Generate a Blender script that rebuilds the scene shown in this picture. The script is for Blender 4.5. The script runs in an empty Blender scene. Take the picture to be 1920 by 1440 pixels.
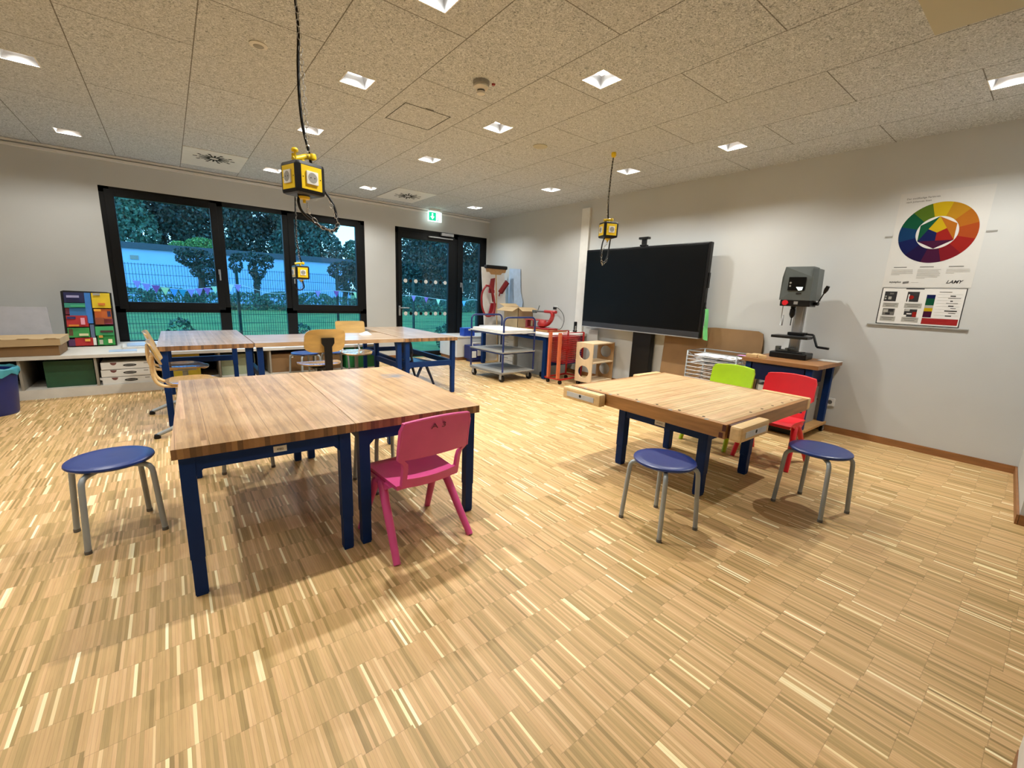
import bpy, bmesh, math, random
from math import sin, cos, pi, radians, sqrt, hypot, atan2
from mathutils import Vector, Matrix
random.seed(7)
SC = bpy.context.scene
COL = SC.collection
XR, YB, H = 5.233, 7.548, 2.716          # right wall, back wall, ceiling height

# ------------------------------------------------------------------ materials
def new_mat(name):
    m = bpy.data.materials.new(name); m.use_nodes = True
    nt = m.node_tree; b = nt.nodes['Principled BSDF']
    return m, nt, b
def lin(c):
    if isinstance(c, str):
        c = [int(c[i:i+2], 16)/255 for i in (0, 2, 4)]
    return tuple(((x/12.92) if x <= .04045 else ((x+.055)/1.055)**2.4) for x in c) + (1,)
def pm(name, col, rough=.5, metal=0., var=.12, scale=12., bump=0., bscale=200., stretch=None, coat=0., spec=.5):
    """principled material whose colour is broken up by noise"""
    m, nt, b = new_mat(name); N = nt.nodes; L = nt.links
    tc = N.new('ShaderNodeTexCoord'); mp = N.new('ShaderNodeMapping')
    L.new(tc.outputs['Object'], mp.inputs[0])
    if stretch: mp.inputs['Scale'].default_value = stretch
    no = N.new('ShaderNodeTexNoise'); no.inputs['Scale'].default_value = scale; no.inputs['Detail'].default_value = 4
    L.new(mp.outputs[0], no.inputs['Vector'])
    c = lin(col)
    r = N.new('ShaderNodeValToRGB')
    r.color_ramp.elements[0].position = .3; r.color_ramp.elements[1].position = .7
    r.color_ramp.elements[0].color = tuple(x*(1-var) for x in c[:3])+(1,)
    r.color_ramp.elements[1].color = tuple(min(1, x*(1+var)) for x in c[:3])+(1,)
    L.new(no.outputs['Fac'], r.inputs[0]); L.new(r.outputs[0], b.inputs['Base Color'])
    b.inputs['Roughness'].default_value = rough; b.inputs['Metallic'].default_value = metal
    b.inputs['Specular IOR Level'].default_value = spec
    if coat: b.inputs['Coat Weight'].default_value = coat
    if bump:
        n2 = N.new('ShaderNodeTexNoise'); n2.inputs['Scale'].default_value = bscale
        L.new(mp.outputs[0], n2.inputs['Vector'])
        bp = N.new('ShaderNodeBump'); bp.inputs['Strength'].default_value = bump; bp.inputs['Distance'].default_value = .003
        L.new(n2.outputs['Fac'], bp.inputs['Height']); L.new(bp.outputs[0], b.inputs['Normal'])
    return m
def emat(name, col, strength):
    m, nt, b = new_mat(name)
    b.inputs['Base Color'].default_value = lin(col)
    b.inputs['Emission Color'].default_value = lin(col); b.inputs['Emission Strength'].default_value = strength
    return m
class NG:
    """tiny helper to write node maths"""
    def __init__(s, nt): s.nt = nt; s.N = nt.nodes; s.L = nt.links
    def put(s, sock, v):
        if isinstance(v, (int, float)): sock.default_value = v
        else: s.L.new(v, sock)
    def m(s, op, a, b=0., c=0.):
        n = s.N.new('ShaderNodeMath'); n.operation = op
        s.put(n.inputs[0], a); s.put(n.inputs[1], b); s.put(n.inputs[2], c)
        return n.outputs[0]
    def xyz(s, coord='Object'):
        t = s.N.new('ShaderNodeTexCoord'); q = s.N.new('ShaderNodeSeparateXYZ')
        s.L.new(t.outputs[coord], q.inputs[0]); return t.outputs[coord], q.outputs
    def comb(s, x, y, z=0.):
        q = s.N.new('ShaderNodeCombineXYZ'); s.put(q.inputs[0], x); s.put(q.inputs[1], y); s.put(q.inputs[2], z); return q.outputs[0]
    def white(s, v):
        q = s.N.new('ShaderNodeTexWhiteNoise'); q.noise_dimensions = '3D'; s.L.new(v, q.inputs['Vector']); return q.outputs['Value']
    def noise(s, v, scale, detail=3, dist=0.):
        q = s.N.new('ShaderNodeTexNoise'); s.L.new(v, q.inputs['Vector']); q.inputs['Scale'].default_value = scale
        q.inputs['Detail'].default_value = detail; q.inputs['Distortion'].default_value = dist; return q.outputs['Fac']
    def ramp(s, f, stops, interp='LINEAR'):
        r = s.N.new('ShaderNodeValToRGB'); cr = r.color_ramp; cr.interpolation = interp
        while len(cr.elements) < len(stops): cr.elements.new(.5)
        for e, (p, c) in zip(cr.elements, stops):
            e.position = p; e.color = lin(c)
        s.put(r.inputs[0], f); return r.outputs[0]
    def mix(s, f, a, b, mode='MIX'):
        q = s.N.new('ShaderNodeMix'); q.data_type = 'RGBA'; q.blend_type = mode
        s.put(q.inputs[0], f)
        for i, v in ((6, a), (7, b)):
            if isinstance(v, tuple): q.inputs[i].default_value = v
            else: s.L.new(v, q.inputs[i])
        return q.outputs[2]
    def bump(s, h, strength, dist, bsdf):
        q = s.N.new('ShaderNodeBump'); q.inputs['Strength'].default_value = strength; q.inputs['Distance'].default_value = dist
        s.L.new(h, q.inputs['Height']); s.L.new(q.outputs[0], bsdf.inputs['Normal'])

def floor_material():
    m, nt, b = new_mat('strip_parquet'); g = NG(nt); vec, o = g.xyz()
    X, Y = o[0], o[1]
    blk = g.m('FLOOR', g.m('DIVIDE', X, .148))
    off = g.m('MULTIPLY', g.m('SUBTRACT', g.white(g.comb(blk, 3., 1.)), .5), .05)
    yy = g.m('DIVIDE', g.m('ADD', g.m('SUBTRACT', Y, 1.098), off), .148)
    row = g.m('FLOOR', yy)
    rs = g.m('MULTIPLY', g.white(g.comb(row, blk, 9.)), .008)
    wb = g.noise(g.comb(g.m('MULTIPLY', X, 1.), g.m('MULTIPLY', row, 7.3)), 40., 1)
    sx = g.m('DIVIDE', g.m('ADD', g.m('ADD', X, rs), g.m('MULTIPLY', wb, .004)), .0094)
    si = g.m('FLOOR', sx)
    rnd = g.white(g.comb(si, row, 5.))
    base = g.ramp(rnd, [(0, '9e8048'), (.09, 'b59458'), (.25, 'c8a86c'), (.6, 'd4b479'), (.86, 'dcbf88'), (.945, 'e4cb98'), (.96, 'f6e8c0'), (1, 'fdf5da')])
    tile = g.white(g.comb(row, blk, 2.))
    base = g.mix(g.m('MULTIPLY', tile, .25), base, lin('c8a76a'))
    mpv = g.N.new('ShaderNodeMapping'); mpv.inputs['Scale'].default_value = (75, 4, 1); g.L.new(vec, mpv.inputs[0])
    gr = g.noise(mpv.outputs[0], 3., 3)
    base = g.mix(.22, base, g.ramp(gr, [(.32, '3c3c3c'), (.5, '848484'), (.7, 'a4a4a4')]), 'OVERLAY')
    big = g.noise(vec, .9, 3)
    base = g.mix(.25, base, g.ramp(big, [(.35, '707070'), (.65, '909090')]), 'OVERLAY')
    # thin dark joints
    fx = g.m('FRACT', sx); fy = g.m('FRACT', yy)
    jx = g.m('LESS_THAN', fx, .07); jy = g.m('LESS_THAN', fy, .012)
    j = g.m('MAXIMUM', jx, jy)
    base = g.mix(g.m('MULTIPLY', j, .38), base, lin('5d4526'))
    g.L.new(base, b.inputs['Base Color'])
    b.inputs['Roughness'].default_value = .36
    rr = g.ramp(g.noise(vec, 2.5, 4), [(.3, 'b4b4b4'), (.7, 'c4c4c4')]); g.L.new(rr, b.inputs['Roughness'])
    b.inputs['Specular IOR Level'].default_value = .38
    g.bump(gr, .06, .001, b)
    return m
def ceiling_material():
    m, nt, b = new_mat('wood_wool_panels'); g = NG(nt); vec, o = g.xyz()
    X, Y = o[0], o[1]
    W, Lp = .6292, 1.256
    u = g.m('DIVIDE', g.m('ADD', X, .362), W); k = g.m('FLOOR', u)
    odd = g.m('MODULO', g.m('ADD', k, 100.), 2.)
    v = g.m('DIVIDE', g.m('SUBTRACT', g.m('ADD', Y, g.m('MULTIPLY', odd, Lp/2)), 3.74), Lp)
    r_ = g.m('FLOOR', v); fu = g.m('FRACT', u); fv = g.m('FRACT', v)
    du = g.m('MINIMUM', fu, g.m('SUBTRACT', 1., fu)); dv = g.m('MINIMUM', fv, g.m('SUBTRACT', 1., fv))
    seam = g.m('MAXIMUM', g.m('LESS_THAN', du, .0052), g.m('LESS_THAN', dv, .0026))
    f1 = g.noise(vec, 55., 2, 2.2); f2 = g.noise(vec, 140., 2, 1.5)
    fib = g.m('ADD', g.m('MULTIPLY', f1, .6), g.m('MULTIPLY', f2, .4))
    base = g.ramp(fib, [(.33, '5c6064'), (.43, 'a2a7aa'), (.54, 'c6cbce'), (.68, 'eaedee')])
    tone = g.white(g.comb(k, r_, 4.))
    base = g.mix(g.m('MULTIPLY', tone, .22), base, lin('b8b8b4'))
    base = g.mix(g.m('MULTIPLY', seam, .75), base, lin('4a4238'))
    g.L.new(base, b.inputs['Base Color']); b.inputs['Roughness'].default_value = .95
    b.inputs['Specular IOR Level'].default_value = .1
    g.bump(fib, .5, .004, b)
    return m
def wood_block(name, dark, mid, light, strip=.019, stain=False, length=1.3, coat=0.):
    """glued-up bench top: strips run along local Y"""
    m, nt, b = new_mat(name); g = NG(nt); vec, o = g.xyz()
    si = g.m('FLOOR', g.m('DIVIDE', o[0], strip))
    jo = g.white(g.comb(si, 7., 1.))
    row = g.m('FLOOR', g.m('ADD', g.m('DIVIDE', o[1], length), jo))
    rnd = g.white(g.comb(si, row, 3.))
    base = g.ramp(rnd, [(0, dark), (.35, mid), (.75, mid), (1, light)])
    base = g.mix(.35, base, lin(mid))
    mp = g.N.new('ShaderNodeMapping'); mp.inputs['Scale'].default_value = (60, 4, 60); g.L.new(vec, mp.inputs[0])
    gr = g.noise(mp.outputs[0], 2.2, 4, .6)
    base = g.mix(.5, base, g.ramp(gr, [(.3, '505050'), (.5, '808080'), (.7, 'aaaaaa')]), 'OVERLAY')
    big = g.noise(vec, 3.2, 5)
    base = g.mix(g.m('MULTIPLY', g.ramp(big, [(.45, '000000'), (.7, 'ffffff')]), .3), base, lin(light))
    line = g.m('LESS_THAN', g.m('FRACT', g.m('DIVIDE', o[0], strip)), .05)
    base = g.mix(g.m('MULTIPLY', line, .35), base, lin(dark))
    bo = g.m('LESS_THAN', g.m('FRACT', g.m('DIVIDE', g.m('ADD', o[0], 5.03), strip*5.6)), .03)
    base = g.mix(g.m('MULTIPLY', bo, .6), base, lin('5a3d20'))
    bt = g.white(g.comb(g.m('FLOOR', g.m('DIVIDE', g.m('ADD', o[0], 5.03), strip*5.6)), 2., 6.))
    base = g.mix(g.m('MULTIPLY', bt, .22), base, lin(dark))
    # end grain on the faces across the strips
    geo = g.N.new('ShaderNodeNewGeometry'); tcn = g.N.new('ShaderNodeTexCoord'); sep = g.N.new('ShaderNodeSeparateXYZ')
    g.L.new(tcn.outputs['Normal'], sep.inputs[0])
    endf = g.m('GREATER_THAN', g.m('ABSOLUTE', sep.outputs[1]), .6)
    endc = g.ramp(g.white(g.comb(si, 1., 8.)), [(0, '4b2f18'), (.5, '7a5230'), (1, '9c7143')])
    base = g.mix(g.m('MULTIPLY', endf, .85), base, endc)
    if stain:
        sv = g.N.new('ShaderNodeVectorMath'); sv.operation = 'DISTANCE'
        g.L.new(vec, sv.inputs[0]); sv.inputs[1].default_value = stain
        n = g.noise(vec, 14., 4)
        d = g.m('ADD', sv.outputs['Value'], g.m('MULTIPLY', g.m('SUBTRACT', n, .5), .22))
        f = g.ramp(d, [(.0, 'ffffff'), (.05, 'd0d0d0'), (.11, '000000')])
        base = g.mix(f, base, lin('5d6670'))
    g.L.new(base, b.inputs['Base Color']); b.inputs['Roughness'].default_value = .38
    b.inputs['Specular IOR Level'].default_value = .4; b.inputs['Coat Weight'].default_value = coat; b.inputs['Coat Roughness'].default_value = .25
    return m
def wall_material():
    m, nt, b = new_mat('white_woodchip_paint'); g = NG(nt); vec, o = g.xyz()
    n = g.noise(vec, 1.1, 3); f = g.noise(vec, 130., 2)
    base = g.ramp(n, [(.3, 'bcbebd'), (.7, 'c4c6c5')])
    g.L.new(base, b.inputs['Base Color']); b.inputs['Roughness'].default_value = .85
    b.inputs['Specular IOR Level'].default_value = .2
    g.bump(f, .22, .002, b)
    return m
def grass_material():
    m, nt, b = new_mat('lawn'); g = NG(nt); vec, o = g.xyz()
    base = g.ramp(g.noise(vec, 1.2, 6), [(.3, '4c6226'), (.5, '627a34'), (.7, '788c46')])
    base = g.mix(.5, base, g.ramp(g.noise(vec, 30., 3), [(.3, '2a6c34'), (.7, '62b86c')]), 'SOFT_LIGHT')
    g.L.new(base, b.inputs['Base Color']); b.inputs['Roughness'].default_value = .9
    return m
def leaf_material(name, a, b_, c):
    m, nt, b = new_mat(name); g = NG(nt)
    geo = g.N.new('ShaderNodeNewGeometry')
    base = g.ramp(geo.outputs['Random Per Island'], [(0, a), (.55, b_), (1, c)])
    g.L.new(base, b.inputs['Base Color']); b.inputs['Roughness'].default_value = .6
    return m
def glass_material():
    m, nt, b = new_mat('window_glass'); N = nt.nodes; L = nt.links
    N.remove(b); out = N['Material Output']
    tr = N.new('ShaderNodeBsdfTransparent'); tr.inputs[0].default_value = (.90, .96, .95, 1)
    gl = N.new('ShaderNodeBsdfGlossy'); gl.inputs['Roughness'].default_value = .01
    no = N.new('ShaderNodeTexNoise'); no.inputs['Scale'].default_value = 1.5
    fr = N.new('ShaderNodeFresnel'); fr.inputs['IOR'].default_value = 1.42
    mul = N.new('ShaderNodeMath'); mul.operation = 'MULTIPLY'; mul.inputs[1].default_value = .55
    L.new(fr.outputs[0], mul.inputs[0])
    mx = N.new('ShaderNodeMixShader'); L.new(mul.outputs[0], mx.inputs[0]); L.new(tr.outputs[0], mx.inputs[1]); L.new(gl.outputs[0], mx.inputs[2])
    L.new(mx.outputs[0], out.inputs[0])
    return m
def clear_plastic():
    m, nt, b = new_mat('clear_plastic'); N = nt.nodes; L = nt.links
    out = N['Material Output']
    tr = N.new('ShaderNodeBsdfTransparent'); tr.inputs[0].default_value = (.93, .93, .92, 1)
    b.inputs['Base Color'].default_value = (.8, .8, .78, 1); b.inputs['Roughness'].default_value = .15
    mx = N.new('ShaderNodeMixShader'); mx.inputs[0].default_value = .35
    L.new(tr.outputs[0], mx.inputs[1]); L.new(b.outputs[0], mx.inputs[2]); L.new(mx.outputs[0], out.inputs[0])
    return m

M = {}
M['floor'] = floor_material(); M['ceiling'] = ceiling_material(); M['wall'] = wall_material()
M['glass'] = glass_material(); M['clear'] = clear_plastic(); M['grass'] = grass_material()
M['plain'] = pm('smooth_ceiling_board', 'b6b29c', .9, var=.03, scale=2)
M['white'] = pm('white_lacquer', 'dcdcd8', .45, var=.04)
M['offwhite'] = pm('off_white_laminate', 'cfccc4', .5, var=.05)
M['shelfside'] = pm('grey_beige_board', '8d877b', .6, var=.06)
M['black'] = pm('black_frame', '05070a', .5, var=.1, spec=.22)
M['blackp'] = pm('black_plastic', '08080a', .42, var=.15, spec=.3)
M['screen'] = pm('dark_screen', '030405', .4, var=.2, scale=3, spec=.15)
M['bezel'] = pm('grey_bezel', '26282d', .4, var=.08)
M['skirt'] = pm('oak_skirting', '8a5a30', .5, var=.2, scale=6, stretch=(1, 1, 8))
M['blue'] = pm('dark_blue_steel', '08285c', .5, var=.12, scale=5, spec=.15)
M['bluesteel2'] = pm('navy_tube', '10235a', .4, var=.1)
M['bluechair'] = pm('navy_plastic', '0c2048', .35, var=.08)
M['seatblue'] = pm('stool_blue_plastic', '0e2a6c', .34, var=.06, bump=.1, bscale=300)
M['binblue'] = pm('bin_blue_plastic', '081c62', .45, var=.08)
M['bag'] = pm('turquoise_bag_film', '3f8f9c', .35, var=.15)
M['silver'] = pm('silver_steel', '92999c', .4, .15, var=.06)
M['chrome'] = pm('chrome', 'c8cacc', .2, .9, var=.05)
M['tray'] = pm('white_wire', 'd4d7da', .4, var=.04)
M['plate'] = pm('zinc_plate', 'c4c8cb', .4, .3, var=.1)
M['alu'] = pm('grey_aluminium', 'a4a6a8', .4, .6, var=.06)
M['pink'] = pm('pink_plastic', 'cc4684', .38, var=.05, bump=.08, bscale=260)
M['pinkdark'] = pm('marker_ink', '5a1236', .6, var=.1)
M['green'] = pm('lime_plastic', 'a4cc06', .38, var=.05)
M['red'] = pm('red_plastic', 'd81424', .38, var=.05)
M['redmetal'] = pm('red_enamel', '9c1a18', .35, var=.1)
M['logored'] = pm('faded_red_print', '6a3c38', .6, var=.05)
M['dred'] = pm('dark_red_plastic', '8e1216', .4, var=.12)
M['orange'] = pm('orange_enamel', 'c9653f', .4, var=.1)
M['yellow'] = pm('signal_yellow', 'e8c412', .4, var=.05)
M['top_front'] = wood_block('bench_top_beech', '8a6238', 'bd9666', 'd6b88e', coat=.25)
M['top_stain'] = wood_block('bench_top_stained', '8a6238', 'bd9666', 'd6b88e', coat=.25, stain=(.23, .30, .645))
M['top_back'] = wood_block('bench_top_pale', '94704a', 'c2a27a', 'd8c8b0', coat=.9)
M['top_vice'] = wood_block('bench_top_vice', 'ac8a54', 'd6bc8c', 'e6d4ac', strip=.014)
M['beech'] = pm('beech_block', 'b88b55', .45, var=.16, scale=5, stretch=(8, 1, 8))
M['beechlight'] = pm('beech_block_light', 'd2b07c', .45, var=.1, scale=5, stretch=(8, 1, 8))
M['oakside'] = pm('bench_side_wood', '986a3a', .45, var=.24, scale=4, stretch=(1, 1, 10))
M['gapstrip'] = pm('dark_red_gap_and_joint', '4a2216', .5, var=.15)  # colour of the shaded jaw gaps and the dark corner joint
M['navydrawer'] = pm('navy_drawer_front', '081540', .5, var=.1, spec=.2)
M['birch'] = pm('birch_plywood', 'd8bf9a', .55, var=.08, scale=4, stretch=(6, 6, 1))
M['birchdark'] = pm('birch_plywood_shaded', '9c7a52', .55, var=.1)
M['ply'] = pm('moulded_plywood', 'c09a58', .35, var=.14, scale=4, stretch=(1, 6, 6), coat=.8)
M['plyseat'] = pm('glossy_plywood_seat', 'b89460', .22, var=.1, scale=4, stretch=(1, 6, 6), coat=1., spec=.9)
M['card'] = pm('brown_cardboard', '80603c', .8, var=.1, scale=4)
M['cardlight'] = pm('pale_cardboard', 'b59a72', .8, var=.08, scale=4)
M['paper'] = pm('white_paper', 'd6d5d2', .7, var=.03)
M['poster'] = pm('poster_paper', 'c6c5c1', .6, var=.02)
M['sheetwhite'] = pm('bright_paper', 'f0f0f2', .6, var=.02)
M['greypaper'] = pm('grey_print', '9c9a92', .7, var=.05)
M['ink'] = pm('black_ink', '16161a', .6, var=.1)
M['greyink'] = pm('grey_ink', '5c5a56', .7, var=.1)
M['dgreen'] = pm('dark_green_board', '17442a', .5, var=.1)
M['boxgreen'] = pm('green_board', '0f6a34', .5, var=.1)
M['boxyellow'] = pm('yellow_board', 'b59a1e', .6, var=.1)
M['palegreen'] = pm('pale_board', '8b9478', .6, var=.08)
M['greymachine'] = pm('grey_casting', '4c5251', .45, var=.06)
M['panelgrey'] = pm('grey_panel', '8f8e88', .6, var=.05)
M['foam'] = pm('foam_board', 'dedad2', .6, var=.04)
M['bluefoil'] = pm('pale_blue_foil', 'a9c0dc', .35, var=.08)
M['cloth'] = pm('green_cloth', '74cf7c', .8, var=.12, bump=.2, bscale=90)
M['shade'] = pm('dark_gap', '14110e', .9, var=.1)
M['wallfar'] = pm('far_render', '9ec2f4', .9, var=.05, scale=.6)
M['roof'] = pm('far_roof', '394650', .8, var=.1)
M['leafa'] = leaf_material('leaves_dark', '1a3630', '2a4c44', '3f6a5c')
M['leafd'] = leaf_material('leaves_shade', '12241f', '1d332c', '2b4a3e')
M['leafb'] = leaf_material('leaves_mid', '26463c', '3c6650', '587f66')
M['leafc'] = leaf_material('leaves_bright', '2f6030', '55883f', '88b45c')
M['bark'] = pm('bark', '3b332b', .9, var=.3)
M['fence'] = pm('fence_green', '16352f', .6, var=.1)
M['emitter'] = emat('led_emitter', 'fff6ea', 14)
M['signgreen'] = emat('exit_green', '0fae7c', 1.6)
M['signwhite'] = emat('exit_white', 'eafff8', 2.2)
M['reflector'] = pm('satin_reflector', 'a8aaac', .3, .8, var=.03)

# ------------------------------------------------------------------ mesh helpers
class MB:
    def __init__(s): s.v = []; s.f = []; s.mi = []; s.sm = []; s.T = Matrix()
    def add(s, vs, fs, mat=0, smooth=False):
        o = len(s.v); s.v += [tuple(s.T @ Vector(p)) for p in vs]
        for f in fs: s.f.append(tuple(i+o for i in f)); s.mi.append(mat); s.sm.append(smooth)
        return s
    def box(s, x0, x1, y0, y1, z0, z1, bev=0., mat=0):
        if x1 < x0: x0, x1 = x1, x0
        if y1 < y0: y0, y1 = y1, y0
        if z1 < z0: z0, z1 = z1, z0
        if bev <= 0:
            vs = [(x, y, z) for x in (x0, x1) for y in (y0, y1) for z in (z0, z1)]
            fs = [(0, 1, 3, 2), (4, 6, 7, 5), (0, 4, 5, 1), (2, 3, 7, 6), (0, 2, 6, 4), (1, 5, 7, 3)]
            return s.add(vs, fs, mat)
        bm = bmesh.new(); bmesh.ops.create_cube(bm, size=1)
        for v in bm.verts:
            v.co = Vector(((x0+x1)/2+v.co.x*(x1-x0), (y0+y1)/2+v.co.y*(y1-y0), (z0+z1)/2+v.co.z*(z1-z0)))
        bmesh.ops.bevel(bm, geom=bm.edges[:], offset=min(bev, (x1-x0)*.49, (y1-y0)*.49, (z1-z0)*.49), segments=2, profile=.6, affect='EDGES')
        return s.bm(bm, mat)
    def bm(s, bm, mat=0, smooth=False):
        bm.verts.index_update()
        s.add([v.co.copy() for v in bm.verts], [tuple(v.index for v in f.verts) for f in bm.faces], mat, smooth); bm.free(); return s
    def cbox(s, c, d, rz=0., bev=0., mat=0, rx=0., ry=0.):
        T0 = s.T; s.T = T0 @ Matrix.Translation(c) @ Matrix.Rotation(rz, 4, 'Z') @ Matrix.Rotation(ry, 4, 'Y') @ Matrix.Rotation(rx, 4, 'X')
        s.box(-d[0]/2, d[0]/2, -d[1]/2, d[1]/2, -d[2]/2, d[2]/2, bev, mat); s.T = T0; return s
    def beam(s, p0, p1, w, d, mat=0, up=(0, 0, 1)):
        p0, p1 = Vector(p0), Vector(p1); z = (p1-p0).normalized(); u = Vector(up)
        if abs(z.dot(u)) > .98: u = Vector((0, 1, 0))
        x = u.cross(z).normalized(); y = z.cross(x)
        vs = [p+x*a*w/2+y*b*d/2 for p in (p0, p1) for a, b in ((-1, -1), (1, -1), (1, 1), (-1, 1))]
        return s.add(vs, [(3, 2, 1, 0), (4, 5, 6, 7), (0, 1, 5, 4), (1, 2, 6, 5), (2, 3, 7, 6), (3, 0, 4, 7)], mat)
    def tube(s, pts, r, n=10, closed=False, mat=0, cap=True):
        pts = [Vector(p) for p in pts]; k = len(pts); rs = r if isinstance(r, (list, tuple)) else [r]*k
        ring = []; prev = None
        for i, p in enumerate(pts):
            if closed: t = pts[(i+1) % k]-pts[i-1]
            else: t = pts[min(i+1, k-1)]-pts[max(i-1, 0)]
            t.normalize()
            if prev is None:
                a = Vector((0, 0, 1)) if abs(t.z) < .9 else Vector((0, 1, 0)); x = a.cross(t).normalized()
            else:
                x = (prev-t*prev.dot(t)); x = x.normalized() if x.length > 1e-6 else Vector((1, 0, 0))
            prev = x; y = t.cross(x)
            ring.append([p+(x*cos(2*pi*j/n)+y*sin(2*pi*j/n))*rs[i] for j in range(n)])
        vs = [q for g in ring for q in g]; fs = []
        for i in range(k if closed else k-1):
            a, b = i*n, ((i+1) % k)*n
            for j in range(n): fs.append((a+j, a+(j+1) % n, b+(j+1) % n, b+j))
        s.add(vs, fs, mat, True)
        if cap and not closed:
            s.add(ring[0], [tuple(range(n-1, -1, -1))], mat); s.add(ring[-1], [tuple(range(n))], mat)
        return s
    def lathe(s, prof, c=(0, 0, 0), n=24, mat=0, smooth=True):
        c = Vector(c); vs = []; fs = []
        for r, z in prof:
            for j in range(n): vs.append(c+Vector((r*cos(2*pi*j/n), r*sin(2*pi*j/n), z)))
        for i in range(len(prof)-1):
            for j in range(n): fs.append((i*n+j, i*n+(j+1) % n, (i+1)*n+(j+1) % n, (i+1)*n+j))
        s.add(vs, fs, mat, smooth)
        if prof[0][0] > 1e-4: s.add(vs[:n], [tuple(range(n-1, -1, -1))], mat)
        if prof[-1][0] > 1e-4: s.add(vs[-n:], [tuple(range(n))], mat)
        return s
    def disc(s, c, ax, ay, r, n=24, mat=0, r2=None):
        c, ax, ay = Vector(c), Vector(ax), Vector(ay); r2 = r2 or r
        return s.add([c+ax*r*cos(2*pi*j/n)+ay*r2*sin(2*pi*j/n) for j in range(n)], [tuple(range(n))], mat)
    def prism(s, pts, d, mat=0):
        """extrude planar polygon pts by vector d"""
        d = Vector(d); n = len(pts); a = [Vector(p) for p in pts]; b = [p+d for p in a]
        return s.add(a+b, [tuple(range(n-1, -1, -1)), tuple(range(n, 2*n))]+[(i, (i+1) % n, n+(i+1) % n, n+i) for i in range(n)], mat)
    def quad(s, a, b, c, d, mat=0): return s.add([a, b, c, d], [(0, 1, 2, 3)], mat)
    def build(s, name, mat, parent=None, world=False):
        """link as one mesh object; with world=True the vertices are world coordinates"""
        me = bpy.data.meshes.new(name)
        vs = s.v
        if parent is not None and world:
            inv = root_matrix(parent).inverted(); vs = [tuple(inv @ Vector(p)) for p in vs]
        me.from_pydata(vs, [], s.f)
        mats = mat if isinstance(mat, (list, tuple)) else [mat]
        for k in mats: me.materials.append(M[k] if isinstance(k, str) else k)
        me.polygons.foreach_set('material_index', s.mi); me.polygons.foreach_set('use_smooth', s.sm)
        bm = bmesh.new(); bm.from_mesh(me); bmesh.ops.recalc_face_normals(bm, faces=bm.faces[:])
        if any(s.sm):
            bmesh.ops.remove_doubles(bm, verts=bm.verts[:], dist=1e-5)
            for e in bm.edges:
                if len(e.link_faces) == 2 and e.link_faces[0].normal.angle(e.link_faces[1].normal, 0) > radians(40): e.smooth = False
        bm.to_mesh(me); bm.free(); me.update()
        o = bpy.data.objects.new(name, me); COL.objects.link(o)
        if parent is not None: o.parent = parent
        return o
def root_matrix(o):
    m = Matrix.Translation(o.location) @ o.rotation_euler.to_matrix().to_4x4()
    return (root_matrix(o.parent) @ m) if o.parent else m
def tag(o, label=None, cat=None, group=None, kind=None):
    if label: o['label'] = label
    if cat: o['category'] = cat
    if group: o['group'] = group
    if kind: o['kind'] = kind
    return o
def thing(name, label, cat, loc=(0, 0, 0), rz=0., group=None):
    o = bpy.data.objects.new(name, None); COL.objects.link(o); o.empty_display_size = .1
    o.location = loc; o.rotation_euler = (0, 0, rz)
    return tag(o, label, cat, group)
def kids(o): return [c for c in bpy.data.objects if c.parent == o]
def dup(root, loc, rz, label, group=None):
    def cp(o, par):
        c = o.copy(); COL.objects.link(c); c.parent = par
        for ch in kids(o): cp(ch, c)
        return c
    r = cp(root, None); r.location = loc; r.rotation_euler = (0, 0, rz); r['label'] = label
    if group: r['group'] = group
    return r
def struct(o, label=None):
    o['kind'] = 'structure'
    if label: o['label'] = label
    return o
def text_into(mb, s, origin, ux, uy, height, width=None, mat=0, shear=0., bold=0., align='LEFT'):
    """letters as flat mesh: ux, uy are unit vectors of the sheet"""
    cu = bpy.data.curves.new('lettering', 'FONT'); cu.body = s; cu.size = 1.; cu.shear = shear; cu.offset = bold; cu.resolution_u = 3; cu.align_x = align
    ob = bpy.data.objects.new('lettering', cu); COL.objects.link(ob)
    dg = bpy.context.evaluated_depsgraph_get(); dg.update()
    me = ob.evaluated_get(dg).to_mesh()
    vs = [v.co.copy() for v in me.vertices]; fs = [tuple(p.vertices) for p in me.polygons]
    ob.evaluated_get(dg).to_mesh_clear()
    bpy.data.objects.remove(ob); bpy.data.curves.remove(cu)
    if not vs: return
    w = max(v.x for v in vs)-min(v.x for v in vs); k = height/.72; kx = (width/w) if width else k
    o, ux, uy = Vector(origin), Vector(ux), Vector(uy)
    mb.add([o+ux*v.x*kx+uy*v.y*k for v in vs], fs, mat)
def arc(c, r, a0, a1, n, ax, ay):
    c, ax, ay = Vector(c), Vector(ax), Vector(ay)
    return [c+ax*r*cos(a0+(a1-a0)*i/n)+ay*r*sin(a0+(a1-a0)*i/n) for i in range(n+1)]
def smooth_path(pts, sub=6):
    P = [Vector(p) for p in pts]; P = [P[0]*2-P[1]]+P+[P[-1]*2-P[-2]]; out = []
    for i in range(1, len(P)-2):
        for k in range(sub):
            t = k/sub; a, b, c, d = P[i-1], P[i], P[i+1], P[i+2]
            out.append(.5*((2*b)+(c-a)*t+(2*a-5*b+4*c-d)*t*t+(3*b-a-3*c+d)*t**3))
    out.append(P[-2]); return out

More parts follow.
